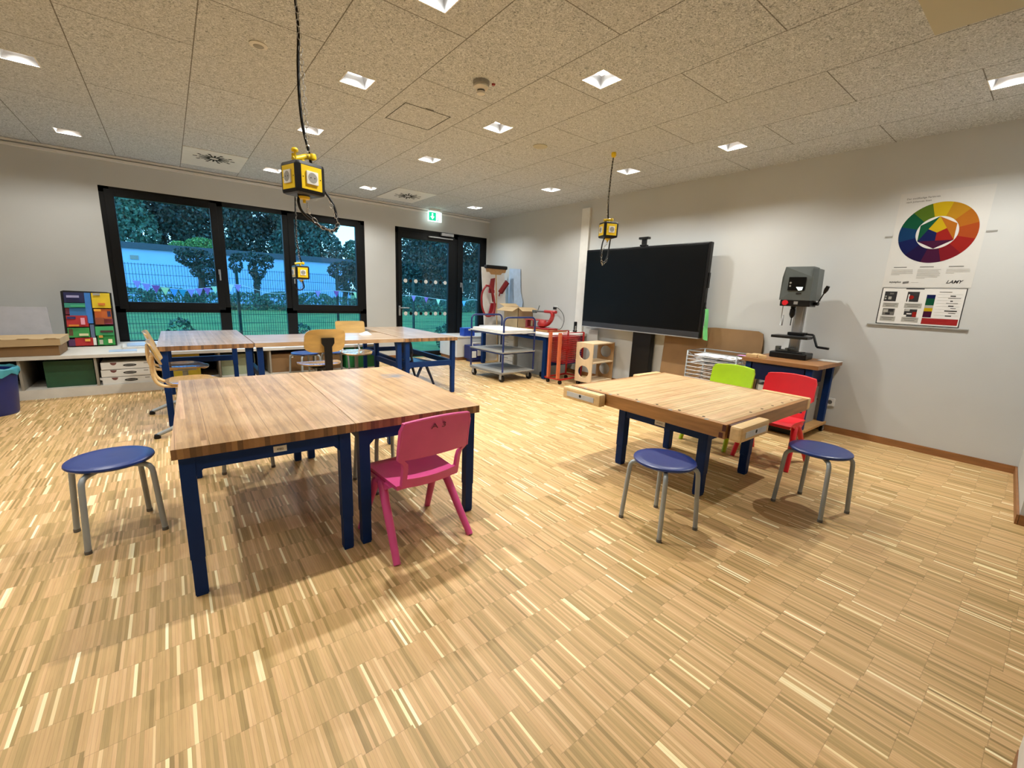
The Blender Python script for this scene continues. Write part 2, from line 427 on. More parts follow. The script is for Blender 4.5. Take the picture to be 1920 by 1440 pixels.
# ------------------------------------------------------------------ room shell
XL, YF = -4.6, -.75
struct(MB().quad((XL, YF, 0), (XR, YF, 0), (XR, YB, 0), (XL, YB, 0)).build('floor', 'floor'), 'light oak strip parquet floor')
LX = [-3.19, -1.933, -.675, 1.212, 2.470, 4.356]  # outer left columns and most of the nearest row: unseen lamps added for brightness
LY = [.50, 2.262, 3.47, 4.79, 6.74]
HS = .095
def light_list():
    out = []
    for x in LX:
        for y in LY:
            if x == 4.356 and y == .50: y = .5
            out.append((x, y))
    return out
LIGHTS = light_list()
def ceiling():
    xs = sorted({XL, XR}|{round(v, 4) for x in LX for v in (x-HS, x+HS)})
    ys = sorted({YF, YB}|{round(v, 4) for y in LY for v in (y-HS, y+HS)})
    mb = MB()
    for i in range(len(xs)-1):
        for j in range(len(ys)-1):
            cx, cy = (xs[i]+xs[i+1])/2, (ys[j]+ys[j+1])/2
            if any(abs(cx-x) < HS*.9 and abs(cy-y) < HS*.9 for x, y in LIGHTS): continue
            mb.quad((xs[i], ys[j], H), (xs[i], ys[j+1], H), (xs[i+1], ys[j+1], H), (xs[i+1], ys[j], H))
    return mb
struct(ceiling().build('ceiling', 'ceiling'), 'wood wool acoustic panel ceiling')
struct(MB().box(1.2, 3.391, YF, .724, H-.004, H-.0005).build('trim_1', 'plain'), 'smooth cream ceiling field')
WT = .30
W0, W1, WZ0, WZ1 = -.568, 2.685, .36, 2.353
D0, D1, DZ1 = 3.227, 5.183, 2.345
mb = MB()
mb.box(XL, W0, YB, YB+WT, -.05, H+.1).box(W0, W1, YB, YB+WT, -.05, WZ0).box(W0, W1, YB, YB+WT, WZ1, H+.1)
mb.box(W1, D0, YB, YB+WT, -.05, H+.1).box(D0, D1, YB, YB+WT, DZ1, H+.1).box(D1, XR+.3, YB, YB+WT, -.05, H+.1).box(4.47, D1, YB, YB+WT, -.05, .43)
struct(mb.build('wall_back', 'wall'), 'white back wall with the window and the door')
struct(MB().box(XR, XR+.2, YF-.2, YB, -.05, H+.1).build('wall_right', 'wall'), 'white right wall with the screen')
struct(MB().box(XL-.2, XL, YF-.2, YB+WT, -.05, H+.1).build('wall_left', 'wall'))
struct(MB().box(XL, XR, YF-.2, YF, -.05, H+.1).build('wall_front', 'wall'))
mb = MB(); mb.prism([(3.961, -.042, 0), (XR, .024, 0), (XR, YF, 0), (3.961, YF, 0)], (0, 0, H))
struct(mb.build('wall_pier', 'wall'), 'white wall pier at the right edge')
struct(MB().box(XR-.016, XR, .03, 4.0, 0, .062).box(XR-.016, XR, 4.0, YB, 0, .062).build('baseboard_right', 'skirt'), 'brown oak skirting')
struct(MB().box(3.947, 3.961, YF, -.044, 0, .062).prism([(3.947, -.042, 0), (XR, .026, 0), (XR, .038, 0), (3.947, -.030, 0)], (0, 0, .062)).build('baseboard_front', 'skirt'))
struct(MB().box(W1-.1, D0, YB-.016, YB, 0, .062).build('baseboard_back', 'skirt'))
struct(MB().box(XL, XR, YB-.028, YB, H-.075, H-.045).box(XL, XR, YB-.02, YB, H-.03, H-.004).build('trim_2', 'white'), 'white ceiling edge strip')
lc = thing('low_cabinet', 'low white cabinet on a brown plinth at the right edge near the camera', 'cabinet', (1.2, -.35, 0))
MB().box(.75, 1.747, -.62, -.139, .065, .56, .003).build('carcass', 'white', lc, True)
MB().box(.75, 1.745, -.62, -.137, 0, .065).build('plinth', 'skirt', lc, True)

# window
wi = tag(bpy.data.objects.new('window_1', None), 'black framed three part window', None, None, 'structure'); COL.objects.link(wi); wi.location = (1.05, YB, WZ0)
FY0, FY1 = YB+.004, YB+.075
mb = MB()
for x0, x1 in ((W0, -.47), (.555, .69), (1.438, 1.575), (2.58, W1)): mb.box(x0, x1, FY0, FY1, WZ0, WZ1)
mb.box(W0, W1, FY0, FY1, 2.286, WZ1).box(W0, W1, FY0, FY1, WZ0, .45)
mb.box(W0, .69, FY0, FY1, .82, .90).box(1.438, W1, FY0, FY1, .82, .90)
mb.build('window_frame', 'black', wi, True)
for (x0, x1) in ((-.52, .625), (1.515, 2.62)):
    g0, g1 = (-.43, .542) if x0 < 0 else (1.60, 2.532)
    mb = MB(); y0, y1 = YB-.012, YB+.05
    mb.box(x0, g0, y0, y1, .865, 2.32, .004).box(g1, x1, y0, y1, .865, 2.32, .004).box(g0, g1, y0, y1, .865, .958, .004).box(g0, g1, y0, y1, 2.242, 2.32, .004)
    sh = mb.build('sash', 'black', wi, True)
    MB().box(g0-.01, g1+.01, YB+.018, YB+.024, .95, 2.25).build('pane', 'glass', sh, True)
    hx = .59 if x0 < 0 else 1.552
    MB().box(hx-.014, hx+.014, y0-.01, y0, 1.36, 1.43, .004).tube([(hx, y0-.005, 1.41), (hx, y0-.05, 1.41)], .009).tube([(hx, y0-.05, 1.42), (hx, y0-.05, 1.28)], .0095).build('window_handle', 'alu', sh, True)
MB().box(.68, 1.45, YB+.03, YB+.036, .44, 2.295).build('pane', 'glass', wi, True)
MB().box(-.48, .56, YB+.03, YB+.036, .44, .83).build('pane', 'glass', wi, True)
MB().box(1.57, 2.59, YB+.03, YB+.036, .44, .83).build('pane', 'glass', wi, True)
# door with side light
do = tag(bpy.data.objects.new('door_1', None), 'black framed glass door with a side light', None, None, 'structure'); COL.objects.link(do); do.location = (4.2, YB, 0)
MB().box(D0, D0+.06, FY0, FY1, 0, DZ1).box(4.40, 4.52, FY0, FY1, 0, DZ1).box(D1-.06, D1, FY0, FY1, .43, DZ1).box(D0, D1, FY0, FY1, 2.25, DZ1).box(4.52, D1, FY0, FY1, .43, .47).build('door_frame', 'black', do, True)
y0, y1 = YB-.012, YB+.055
mb = MB().box(D0+.045, 3.343, y0, y1, .012, 2.27, .004).box(4.297, 4.43, y0, y1, .012, 2.27, .004).box(3.343, 4.297, y0, y1, .012, .11, .004).box(3.343, 4.297, y0, y1, 2.161, 2.27, .004)
lf = mb.build('door_leaf', 'black', do, True)
MB().box(3.335, 4.305, YB+.02, YB+.026, .1, 2.17).build('pane', 'glass', lf, True)
mb = MB()
for z in (1.42, .827):
    for k in range(9): mb.disc((3.42+k*.1027, YB+.0185, z), (1, 0, 0), (0, 0, 1), .036 if k % 2 == 0 else .031, 20, 0 if k % 2 == 0 else 1)
mb.build('marking_dots', ['white', 'black'], lf, True)
MB().box(3.27, 3.305, y0-.008, y0, .79, .97, .004).tube([(3.287, y0, .933), (3.287, y0-.055, .933), (3.30, y0-.055, .933), (3.45, y0-.055, .933)], .01).build('door_handle', 'alu', lf, True)
mb = MB().box(4.50, 4.622, y0, y1, .45, 2.29, .004).box(5.015, 5.12, y0, y1, .45, 2.29, .004).box(4.622, 5.015, y0, y1, .45, .495, .004).box(4.622, 5.015, y0, y1, 2.224, 2.29, .004)
sl = mb.build('side_light', 'black', do, True)
MB().box(4.61, 5.025, YB+.02, YB+.026, .485, 2.235).build('pane', 'glass', sl, True)
MB().box(4.565, 4.593, y0-.01, y0, 1.35, 1.44, .004).tube([(4.58, y0-.005, 1.42), (4.58, y0-.045, 1.42)], .009).tube([(4.58, y0-.045, 1.43), (4.60, y0-.045, 1.25)], .0095).build('window_handle', 'alu', sl, True)
MB().box(4.115, 4.374, y0-.06, y0, 2.275, 2.325, .005).box(3.866, 4.374, y0-.03, y0-.005, 2.222, 2.243, .004).build('door_closer', 'alu', do, True)
# boxed-in parapet under the side light
sb = thing('sill_bench', 'low white boxed bench with cream top below the side light', 'bench', (4.67, 7.2, 0))
MB().box(4.12, XR-.02, 6.88, YB-.02, .06, .42).build('front_panel', 'white', sb, True)
MB().box(4.14, XR-.02, 6.90, YB-.02, 0, .06).build('plinth', 'skirt', sb, True)
MB().box(4.10, XR-.02, 6.86, YB-.02, .42, .445, .004).build('bench_top', 'offwhite', sb, True)

# ------------------------------------------------------------------ ceiling fittings
rowname = ['nearest the camera', 'second', 'third', 'fourth', 'nearest the windows']
colname = ['far left outer', 'left outer', 'left', 'centre left', 'centre right', 'right']
for (x, y) in LIGHTS:
    ci, ri = LX.index(x), LY.index(y)
    vis = (x, y) in ((-.675, 4.79), (-.675, 6.74), (1.212, 2.262), (1.212, 3.47), (1.212, 4.79), (1.212, 6.74), (2.47, 2.262), (2.47, 3.47), (2.47, 4.79), (2.47, 6.74), (4.356, .5), (4.356, 2.262), (4.356, 3.47), (4.356, 4.79), (4.356, 6.74))
    place = {0: 'in the row nearest the camera', 1: 'in the second row from the camera', 2: 'in the third row from the camera', 3: 'in the fourth row from the camera', 4: 'in the row along the window wall'}[ri]
    colt = {0: 'unseen outermost left', 1: 'unseen second from far left', 2: 'left', 3: 'middle left', 4: 'middle right', 5: 'right'}[ci]
    t = thing('recessed_light', 'square recessed downlight, %s column, %s' % (colt, place), 'ceiling light', (x, y, H), 0, 'square recessed ceiling lights')
    mb = MB(); a, d = HS-.002, .085; b = .055
    A = [(-a, -a, 0), (a, -a, 0), (a, a, 0), (-a, a, 0)]; B = [(-b, -b, d), (b, -b, d), (b, b, d), (-b, b, d)]
    for i in range(4): mb.quad(A[i], A[(i+1) % 4], B[(i+1) % 4], B[i])
    mb.quad(*B)
    mb.build('reflector', 'reflector', t)
    e = HS+.006
    mb = MB()
    for x0, x1, yy0, yy1 in ((-e, e, -e, -a), (-e, e, a, e), (-e, -a, -a, a), (a, e, -a, a)): mb.box(x0, x1, yy0, yy1, -.003, .003)
    mb.build('frame', 'white', t)
    MB().box(-.046, .046, -.046, -.034, d-.034, d-.004).box(-.046, .046, .034, .046, d-.034, d-.004).box(-.046, -.034, -.034, .034, d-.034, d-.004).box(.034, .046, -.034, .034, d-.034, d-.004).build('lamp_lens', 'emitter', t)
    ld = bpy.data.lights.new('downlight', 'AREA'); ld.shape = 'SQUARE'; ld.size = .058; ld.energy = {0: 5, 1: 6, 2: 13}.get(ci, 23)*(1.2 if ci > 4 and y < 1 else .4 if y < 1 else .78 if y > 6 else 1.0)*(.9 if ci == 5 else 1.0)
    ld.color = (1.0, .98, .905); ld.spread = radians(142)
    lo = bpy.data.objects.new('downlight_beam', ld); COL.objects.link(lo); lo.parent = t; lo.location = (0, 0, d-.03)
def vent(x0, x1, y0, y1, cx, cy, label):
    t = thing('air_vent', label, 'ceiling vent', (cx, cy, H))
    MB().box(x0, x1, y0, y1, H-.006, H-.001).build('vent_plate', 'white', t, True)
    mb = MB()
    for k in range(20):
        a = 2*pi*k/20; ax = Vector((cos(a), sin(a), 0)); ay = Vector((-sin(a), cos(a), 0)); c = Vector((cx, cy, H-.0065))
        for r0, r1, w in ((.045, .155, .0105), (.165, .21, .015)):
            if r0 > .1 and k % 2: continue
            mb.quad(c+ax*r0-ay*w, c+ax*r1-ay*w, c+ax*r1+ay*w, c+ax*r0+ay*w)
    mb.build('swirl_slots', 'shade', t, True)
vent(.27, .893, 6.36, 7.26, .579, 6.70, 'white ceiling panel with black swirl air slots above the large window')
vent(2.79, 3.408, 6.36, 7.26, 3.126, 6.80, 'white ceiling panel with black swirl air slots near the exit sign')
t = thing('smoke_detector', 'round white smoke detector with a red lamp on the ceiling', 'smoke detector', (1.88, 2.86, H))
MB().lathe([(.058, -.001), (.058, -.024), (.045, -.026)], n=28).build('mounting_ring', 'panelgrey', t)
MB().lathe([(.05, -.024), (.054, -.038), (.04, -.052), (.027, -.055)], n=28).build('housing', 'offwhite', t)
MB().lathe([(.027, -.052), (.026, -.068)], n=20).build('sensor_slot', 'greyink', t)
MB().lathe([(.031, -.067), (.028, -.08), (.012, -.084), (.001, -.084)], n=20).build('cap', 'offwhite', t)
MB().lathe([(.014, -.001), (.012, -.008), (.001, -.009)], c=(.085, -.03, 0), n=16).build('indicator', 'dred', t)
for nm, (x, y), r, lb in (('ceiling_sensor', (.585, 3.43), .052, 'small round white ceiling sensor left of the hanging cable'), ('ceiling_speaker', (3.066, 3.566), .072, 'flat round beige ceiling speaker between the light rows')):
    t = thing(nm, lb, 'ceiling fitting', (x, y, H))
    MB().lathe([(r, -.0005), (r, -.006), (r*.72, -.010)], n=28).build('rim', 'offwhite' if r < .06 else 'plain', t)
    MB().lathe([(r*.7, -.006), (r*.5, -.013), (.001, -.015)], n=28).build('cover', 'panelgrey' if r < .06 else 'plain', t)
t = thing('access_hatch', 'square access hatch with a small slot set in the ceiling panels', 'hatch', (1.833, 3.772, H))
mb = MB()
hx0, hx1, hy0, hy1, w = 1.627, 2.04, 3.565, 3.982, .005
for b in ((hx0, hx1, hy0, hy0+w), (hx0, hx1, hy1-w, hy1), (hx0, hx0+w, hy0, hy1), (hx1-w, hx1, hy0, hy1)): mb.box(*b, H-.0022, H-.0004)
mb.build('joint', 'shade', t, True)
MB().box(1.80, 1.872, 3.548, 3.564, H-.003, H-.0004).build('latch_slot', 'greyink', t, True)
# exit sign
t = thing('exit_sign', 'lit green exit sign hanging above the glass door', 'exit sign', (3.945, 7.44, H))
MB().box(3.84, 4.05, 7.41, 7.47, H-.04, H-.001, .004).build('bracket', 'white', t, True)
MB().box(3.81, 4.083, 7.43, 7.45, 2.495, 2.665, .003).build('light_panel', 'signwhite', t, True)
mb = MB(); yq = 7.4285
def q2(x0, x1, z0, z1, m_=0): mb.quad((x0, yq-m_*.0005, z0), (x1, yq-m_*.0005, z0), (x1, yq-m_*.0005, z1), (x0, yq-m_*.0005, z1), m_)
q2(3.822, 3.968, 2.508, 2.652); q2(3.985, 4.012, 2.508, 2.652)
q2(3.882, 3.906, 2.575, 2.635, 1)
mb.add([(3.855, yq-.0006, 2.58), (3.933, yq-.0006, 2.58), (3.894, yq-.0006, 2.53)], [(0, 1, 2)], 1)
# running figure by the doorway
q2(4.030, 4.072, 2.508, 2.515, 0); q2(4.030, 4.036, 2.515, 2.64, 0)
mb.disc((4.000, yq-.0006, 2.628), (1, 0, 0), (0, 0, 1), .010, 14, 1)
mb.prism([(3.992, yq-.0006, 2.615), (4.004, yq-.0006, 2.615), (4.010, yq-.0006, 2.575), (3.996, yq-.0006, 2.57)], (0, -.0002, 0), 1)
mb.prism([(3.996, yq-.0006, 2.575), (4.004, yq-.0006, 2.575), (3.994, yq-.0006, 2.52), (3.987, yq-.0006, 2.52)], (0, -.0002, 0), 1)
mb.build('pictogram', ['signgreen', 'signwhite'], t, True)

# ------------------------------------------------------------------ benches
def lerp2(c, u, v):   # c: corners front-left, front-right, back-right, back-left
    a = Vector(c[0])*(1-u)+Vector(c[1])*u; b = Vector(c[3])*(1-u)+Vector(c[2])*u
    return a*(1-v)+b*v
def bench(label, c, zt, raised, mat, along='Y', tagside=False, thick=.04, rails='fbs'):
    c = [Vector((p[0], p[1], 0)) for p in c]
    ctr = sum(c, Vector())/4
    rz = 0. if along == 'Y' else pi/2
    t = thing('workbench', label, 'workbench', (ctr.x, ctr.y, 0), rz, 'blue framed school workbenches')
    MB().prism([(p.x, p.y, zt-thick) for p in c], (0, 0, thick)).build('tabletop', mat, t, True)
    w = .05
    du = w/(c[1]-c[0]).length; dv = w/(c[3]-c[0]).length
    iu, iv = .018/(c[1]-c[0]).length, .022/(c[3]-c[0]).length
    for u0 in (iu, 1-iu-du):
        for v0 in (iv, 1-iv-dv):
            q = [lerp2(c, u, v) for u, v in ((u0, v0), (u0+du, v0), (u0+du, v0+dv), (u0, v0+dv))]
            mid = sum(q, Vector())/4
            mb = MB()
            zs = .17 if not raised else .30
            mb.prism([(p.x, p.y, zs) for p in q], (0, 0, zt-thick-zs))
            mb.prism([tuple((p*.9+mid*.1)+Vector((0, 0, .008))) for p in q], (0, 0, zs-.008))
            mb.prism([tuple(p*.8+mid*.2) for p in q], (0, 0, .008))
            mb.build('leg', 'blue', t, True)
    z0, z1 = (zt-thick-.062, zt-thick) if not raised else (.355, .415)
    mb = MB(); k = .6
    def rail(ua, va, ub, vb):
        q = [lerp2(c, u, v) for u, v in ((ua, va), (ub, va), (ub, vb), (ua, vb))]
        mb.prism([(p.x, p.y, z0) for p in q], (0, 0, z1-z0))
    if 'f' in rails: rail(iu+du, iv+dv*.12, 1-iu-du, iv+dv*.88)
    if 'b' in rails: rail(iu+du, 1-iv-dv*.88, 1-iu-du, 1-iv-dv*.12)
    if 's' in rails: rail(iu+du*.12, iv+dv, iu+du*.88, 1-iv-dv); rail(1-iu-du*.88, iv+dv, 1-iu-du*.12, 1-iv-dv)
    # rounded gussets in the corners below the front rail
    if 'f' in rails:
        for sgn, ue in ((1, iu+du), (-1, 1-iu-du)):
            a = lerp2(c, ue, iv+dv*.15); b = lerp2(c, ue+sgn*du*.5, iv+dv*.15); dvec = lerp2(c, ue, iv+dv*.85)-a
            mb.prism([(a.x, a.y, z0), (b.x, b.y, z0), (a.x, a.y, z0-.025)], dvec)
    mb.build('apron', 'blue', t, True)
    if tagside:
        p = lerp2(c, tagside, iv+dv*.12); q = lerp2(c, tagside+.075, iv+dv*.12)
        zc = (z0+z1)/2
        mb = MB(); mb.prism([(p.x, p.y, zc-.013), (q.x, q.y, zc-.013), (q.x, q.y, zc+.013), (p.x, p.y, zc+.013)], (0, -.002, 0))
        d = (q-p).normalized()
        text_into(mb, 'ANKE', (p.x+.012, p.y-.0026, zc-.005), d, (0, 0, 1), .010, .026, 1)
        mb.build('name_plate', ['white', 'ink'], t, True)
    return t
bench('low workbench with worn beech top at front left, beside the blue stool', [(-.053, 1.931), (.618, 1.926), (.672, 3.322), (-.006, 3.338)], .64, False, 'top_front', tagside=.50)
bench('low workbench with ink stained beech top behind the pink chair', [(.621, 1.926), (1.300, 1.920), (1.376, 3.306), (.675, 3.322)], .64, False, 'top_stain')
bench('tall workbench at far left with two wooden swivel chairs at its left side', [(-.130, 4.61), (.578, 4.64), (.588, 6.06), (-.112, 6.06)], .705, True, 'top_back', rails='b')
bench('tall workbench turned sideways, bridging the two outer rear benches', [(.586, 4.645), (2.072, 4.645), (2.066, 5.42), (.592, 5.42)], .705, True, 'top_back', 'X', rails='s')
bench('tall workbench at rear right with the navy chair under it, by the glass door', [(2.078, 4.63), (2.772, 4.62), (2.762, 6.19), (2.112, 6.21)], .705, True, 'top_back')

# carpentry bench with four corner vices
t = thing('carpentry_bench', 'square carpentry bench with four wooden corner vices and blue steel legs', 'workbench', (2.94, 1.61, 0), pi/2)
bx0, bx1, by0, by1, zt = 2.325, 3.545, 1.035, 2.205, .602
MB().box(bx0+.03, bx1-.03, by0+.03, by1-.03, zt-.04, zt, 0).build('tabletop', 'top_vice', t, True)
mb = MB()
mb.box(bx0, bx0+.03, by0+.0, by1, zt-.084, zt-.0005, .002).box(bx1-.03, bx1, by0, by1, zt-.084, zt-.0005, .002)
mb.box(bx0+.03, bx1-.03, by0, by0+.03, zt-.084, zt-.0005, .002).box(bx0+.03, bx1-.03, by1-.03, by1, zt-.084, zt-.0005, .002)
mb.build('edge_boards', 'oakside', t, True)
mb = MB()
for k in range(6): mb.lathe([(.009, 0), (.009, .0012)], c=(bx0+.055, by0+.16+k*.155, zt-.0006), n=12)
for k in range(5): mb.lathe([(.009, 0), (.009, .0012)], c=(bx0+.42+k*.16, by0+.055, zt-.0006), n=12)
mb.build('dog_holes', 'shade', t, True)
mb = MB()
for k in range(5): mb.lathe([(.013, 0), (.013, .0011)], c=(bx0+.012, by0+.12+k*.23, zt-.0006), n=14)
mb.build('dowel_plugs', 'panelgrey', t, True)
mb = MB()
mb.box(bx0+.0, bx1, 1.6, 1.603, zt-.0003, zt+.0004)
mb.build('joint', 'oakside', t, True)
def vice(x0, x1, y0, y1, side):
    zb, ztt = zt-.088, zt-.001
    v = MB().box(x0, x1, y0, y1, zb, ztt, .014).build('vice_jaw', 'beechlight', t, True)
    mb = MB(); ml = MB()
    if side == '-x': mb.box(x0-.003, x0-.0005, y0+.05, y1-.045, zb+.022, ztt-.03, .001); ml.disc((x0-.0035, (y0+y1)/2, (zb+ztt)/2), (0, 1, 0), (0, 0, 1), .011)
    elif side == '-y': mb.box(x0+.05, x1-.045, y0-.003, y0-.0005, zb+.022, ztt-.03, .001); ml.disc(((x0+x1)/2, y0-.0035, (zb+ztt)/2), (1, 0, 0), (0, 0, 1), .011)
    elif side == '+x': mb.box(x1+.0005, x1+.003, y0+.05, y1-.045, zb+.022, ztt-.03, .001); ml.disc((x1+.0035, (y0+y1)/2, (zb+ztt)/2), (0, 1, 0), (0, 0, 1), .011)
    else: mb.box(x0+.05, x1-.045, y1+.0005, y1+.003, zb+.022, ztt-.03, .001); ml.disc(((x0+x1)/2, y1+.0035, (zb+ztt)/2), (1, 0, 0), (0, 0, 1), .011)
    mb.build('spindle_plate', 'plate', v, True); ml.build('spindle_hole', 'shade', v, True)
    mb = MB(); r = .011
    if side in ('-x', '+x'):
        xa, xb = (x1-.01, bx0+.2) if side == '-x' else (bx1-.2, x0+.01)
        for yy in ((y0*.7+y1*.3), (y0*.3+y1*.7)): mb.tube([(xa, yy, zb+.045), (xb, yy, zb+.045)], r)
    else:
        ya, yb = (y1-.01, by0+.2) if side == '-y' else (by1-.2, y0+.01)
        for xx in ((x0*.7+x1*.3), (x0*.3+x1*.7)): mb.tube([(xx, ya, zb+.045), (xx, yb, zb+.045)], r)
    mb.build('guide_rods', 'silver', v, True)
mb = MB()
mb.box(2.313, bx0-.0005, 1.875, 2.200, zt-.080, zt-.004).box(2.350, 2.675, 1.0205, by0-.0005, zt-.080, zt-.004).box(bx1+.0005, 3.559, 1.055, 1.360, zt-.080, zt-.004).box(3.195, 3.515, by1+.0005, 2.2195, zt-.080, zt-.004)  # dark strips fill the jaw gaps, standing in for their shade
mb.box(bx0-.0006, bx0+.002, by0+.012, by0+.035, zt-.08, zt-.05).box(bx0-.0006, bx0+.002, by0+.0, by0+.02, zt-.04, zt-.004)  # dark wedges of the corner joint
mb.build('gap_and_joint_strips', 'gapstrip', t, True)
vice(2.245, 2.312, 1.862, 2.215, '-x')
vice(2.335, 2.690, .955, 1.020, '-y')
vice(3.560, 3.625, 1.040, 1.375, '+x')
vice(3.180, 3.530, 2.220, 2.285, '+y')
for (lx, ly) in ((2.61, 1.265), (3.255, 1.265), (2.61, 1.905), (3.255, 1.905)):
    MB().box(lx, lx+.062, ly, ly+.062, .15, zt-.042, .006).box(lx+.003, lx+.059, ly+.003, ly+.059, .012, .155, .004).box(lx+.006, lx+.056, ly+.006, ly+.056, 0, .012).build('leg', 'blue', t, True)
MB().box(2.672, 3.255, 1.272, 1.32, .382, .452, .003).box(2.672, 3.255, 1.912, 1.96, .382, .452, .003).box(2.617, 2.665, 1.327, 1.905, .382, .452, .003).box(3.262, 3.31, 1.327, 1.905, .382, .452, .003).build('apron', 'blue', t, True)
mb = MB().box(2.613, 2.6165, 1.575, 1.655, .394, .430)
text_into(mb, 'ANKE', (2.6124, 1.642, .407), (0, -1, 0), (0, 0, 1), .011, .05, 1)
mb.build('name_plate', ['white', 'ink'], t, True)

# ------------------------------------------------------------------ stools
def make_stool(label, loc, rz):
    t = thing('stool', label, 'stool', loc, rz, 'round blue stools with silver legs')
    MB().lathe([(.02, .372), (.14, .371), (.160, .374), (.168, .383), (.166, .391), (.158, .396), (.12, .3955), (.001, .3935)], n=40).build('seat', 'seatblue', t)
    for k in range(4):
        a = pi/4+k*pi/2; d = Vector((cos(a), sin(a), 0))
        pts = [d*.02+Vector((0, 0, .359)), d*.10+Vector((0, 0, .359)), d*.148+Vector((0, 0, .358)), d*.168+Vector((0, 0, .350)), d*.178+Vector((0, 0, .335)), d*.182+Vector((0, 0, .31)), d*.192+Vector((0, 0, .16)), d*.202+Vector((0, 0, .012))]
        lg = MB().tube(pts, .0125, 12).build('leg', 'silver', t)
        MB().lathe([(.0138, 0), (.0138, .016), (.0125, .017)], c=d*.2022, n=12).build('foot_cap', 'greyink', lg)
    return t
st = make_stool('round blue stool standing left of the front left workbench', (-.303, 2.749, 0), radians(14))
dup(st, (2.080, 1.230, 0), radians(-9), 'round blue stool in front of the left side of the carpentry bench')
dup(st, (3.088, .792, 0), radians(-12), 'round blue stool nearest the right wall, beside the carpentry bench')
dup(st, (.335, 3.385, 0), radians(-7), 'blue stool half hidden behind the front left workbench, only legs seen')
dup(st, (1.02, 2.60, 0), radians(8), 'blue stool under the ink stained workbench, seen past the pink chair')
dup(st, (1.335, 6.10, 0), radians(20), 'blue stool with shining seat left behind the grey wooden swivel chair')
dup(st, (1.715, 6.10, 0), radians(5), 'blue stool partly hidden right behind the wooden swivel chair, before the green box')

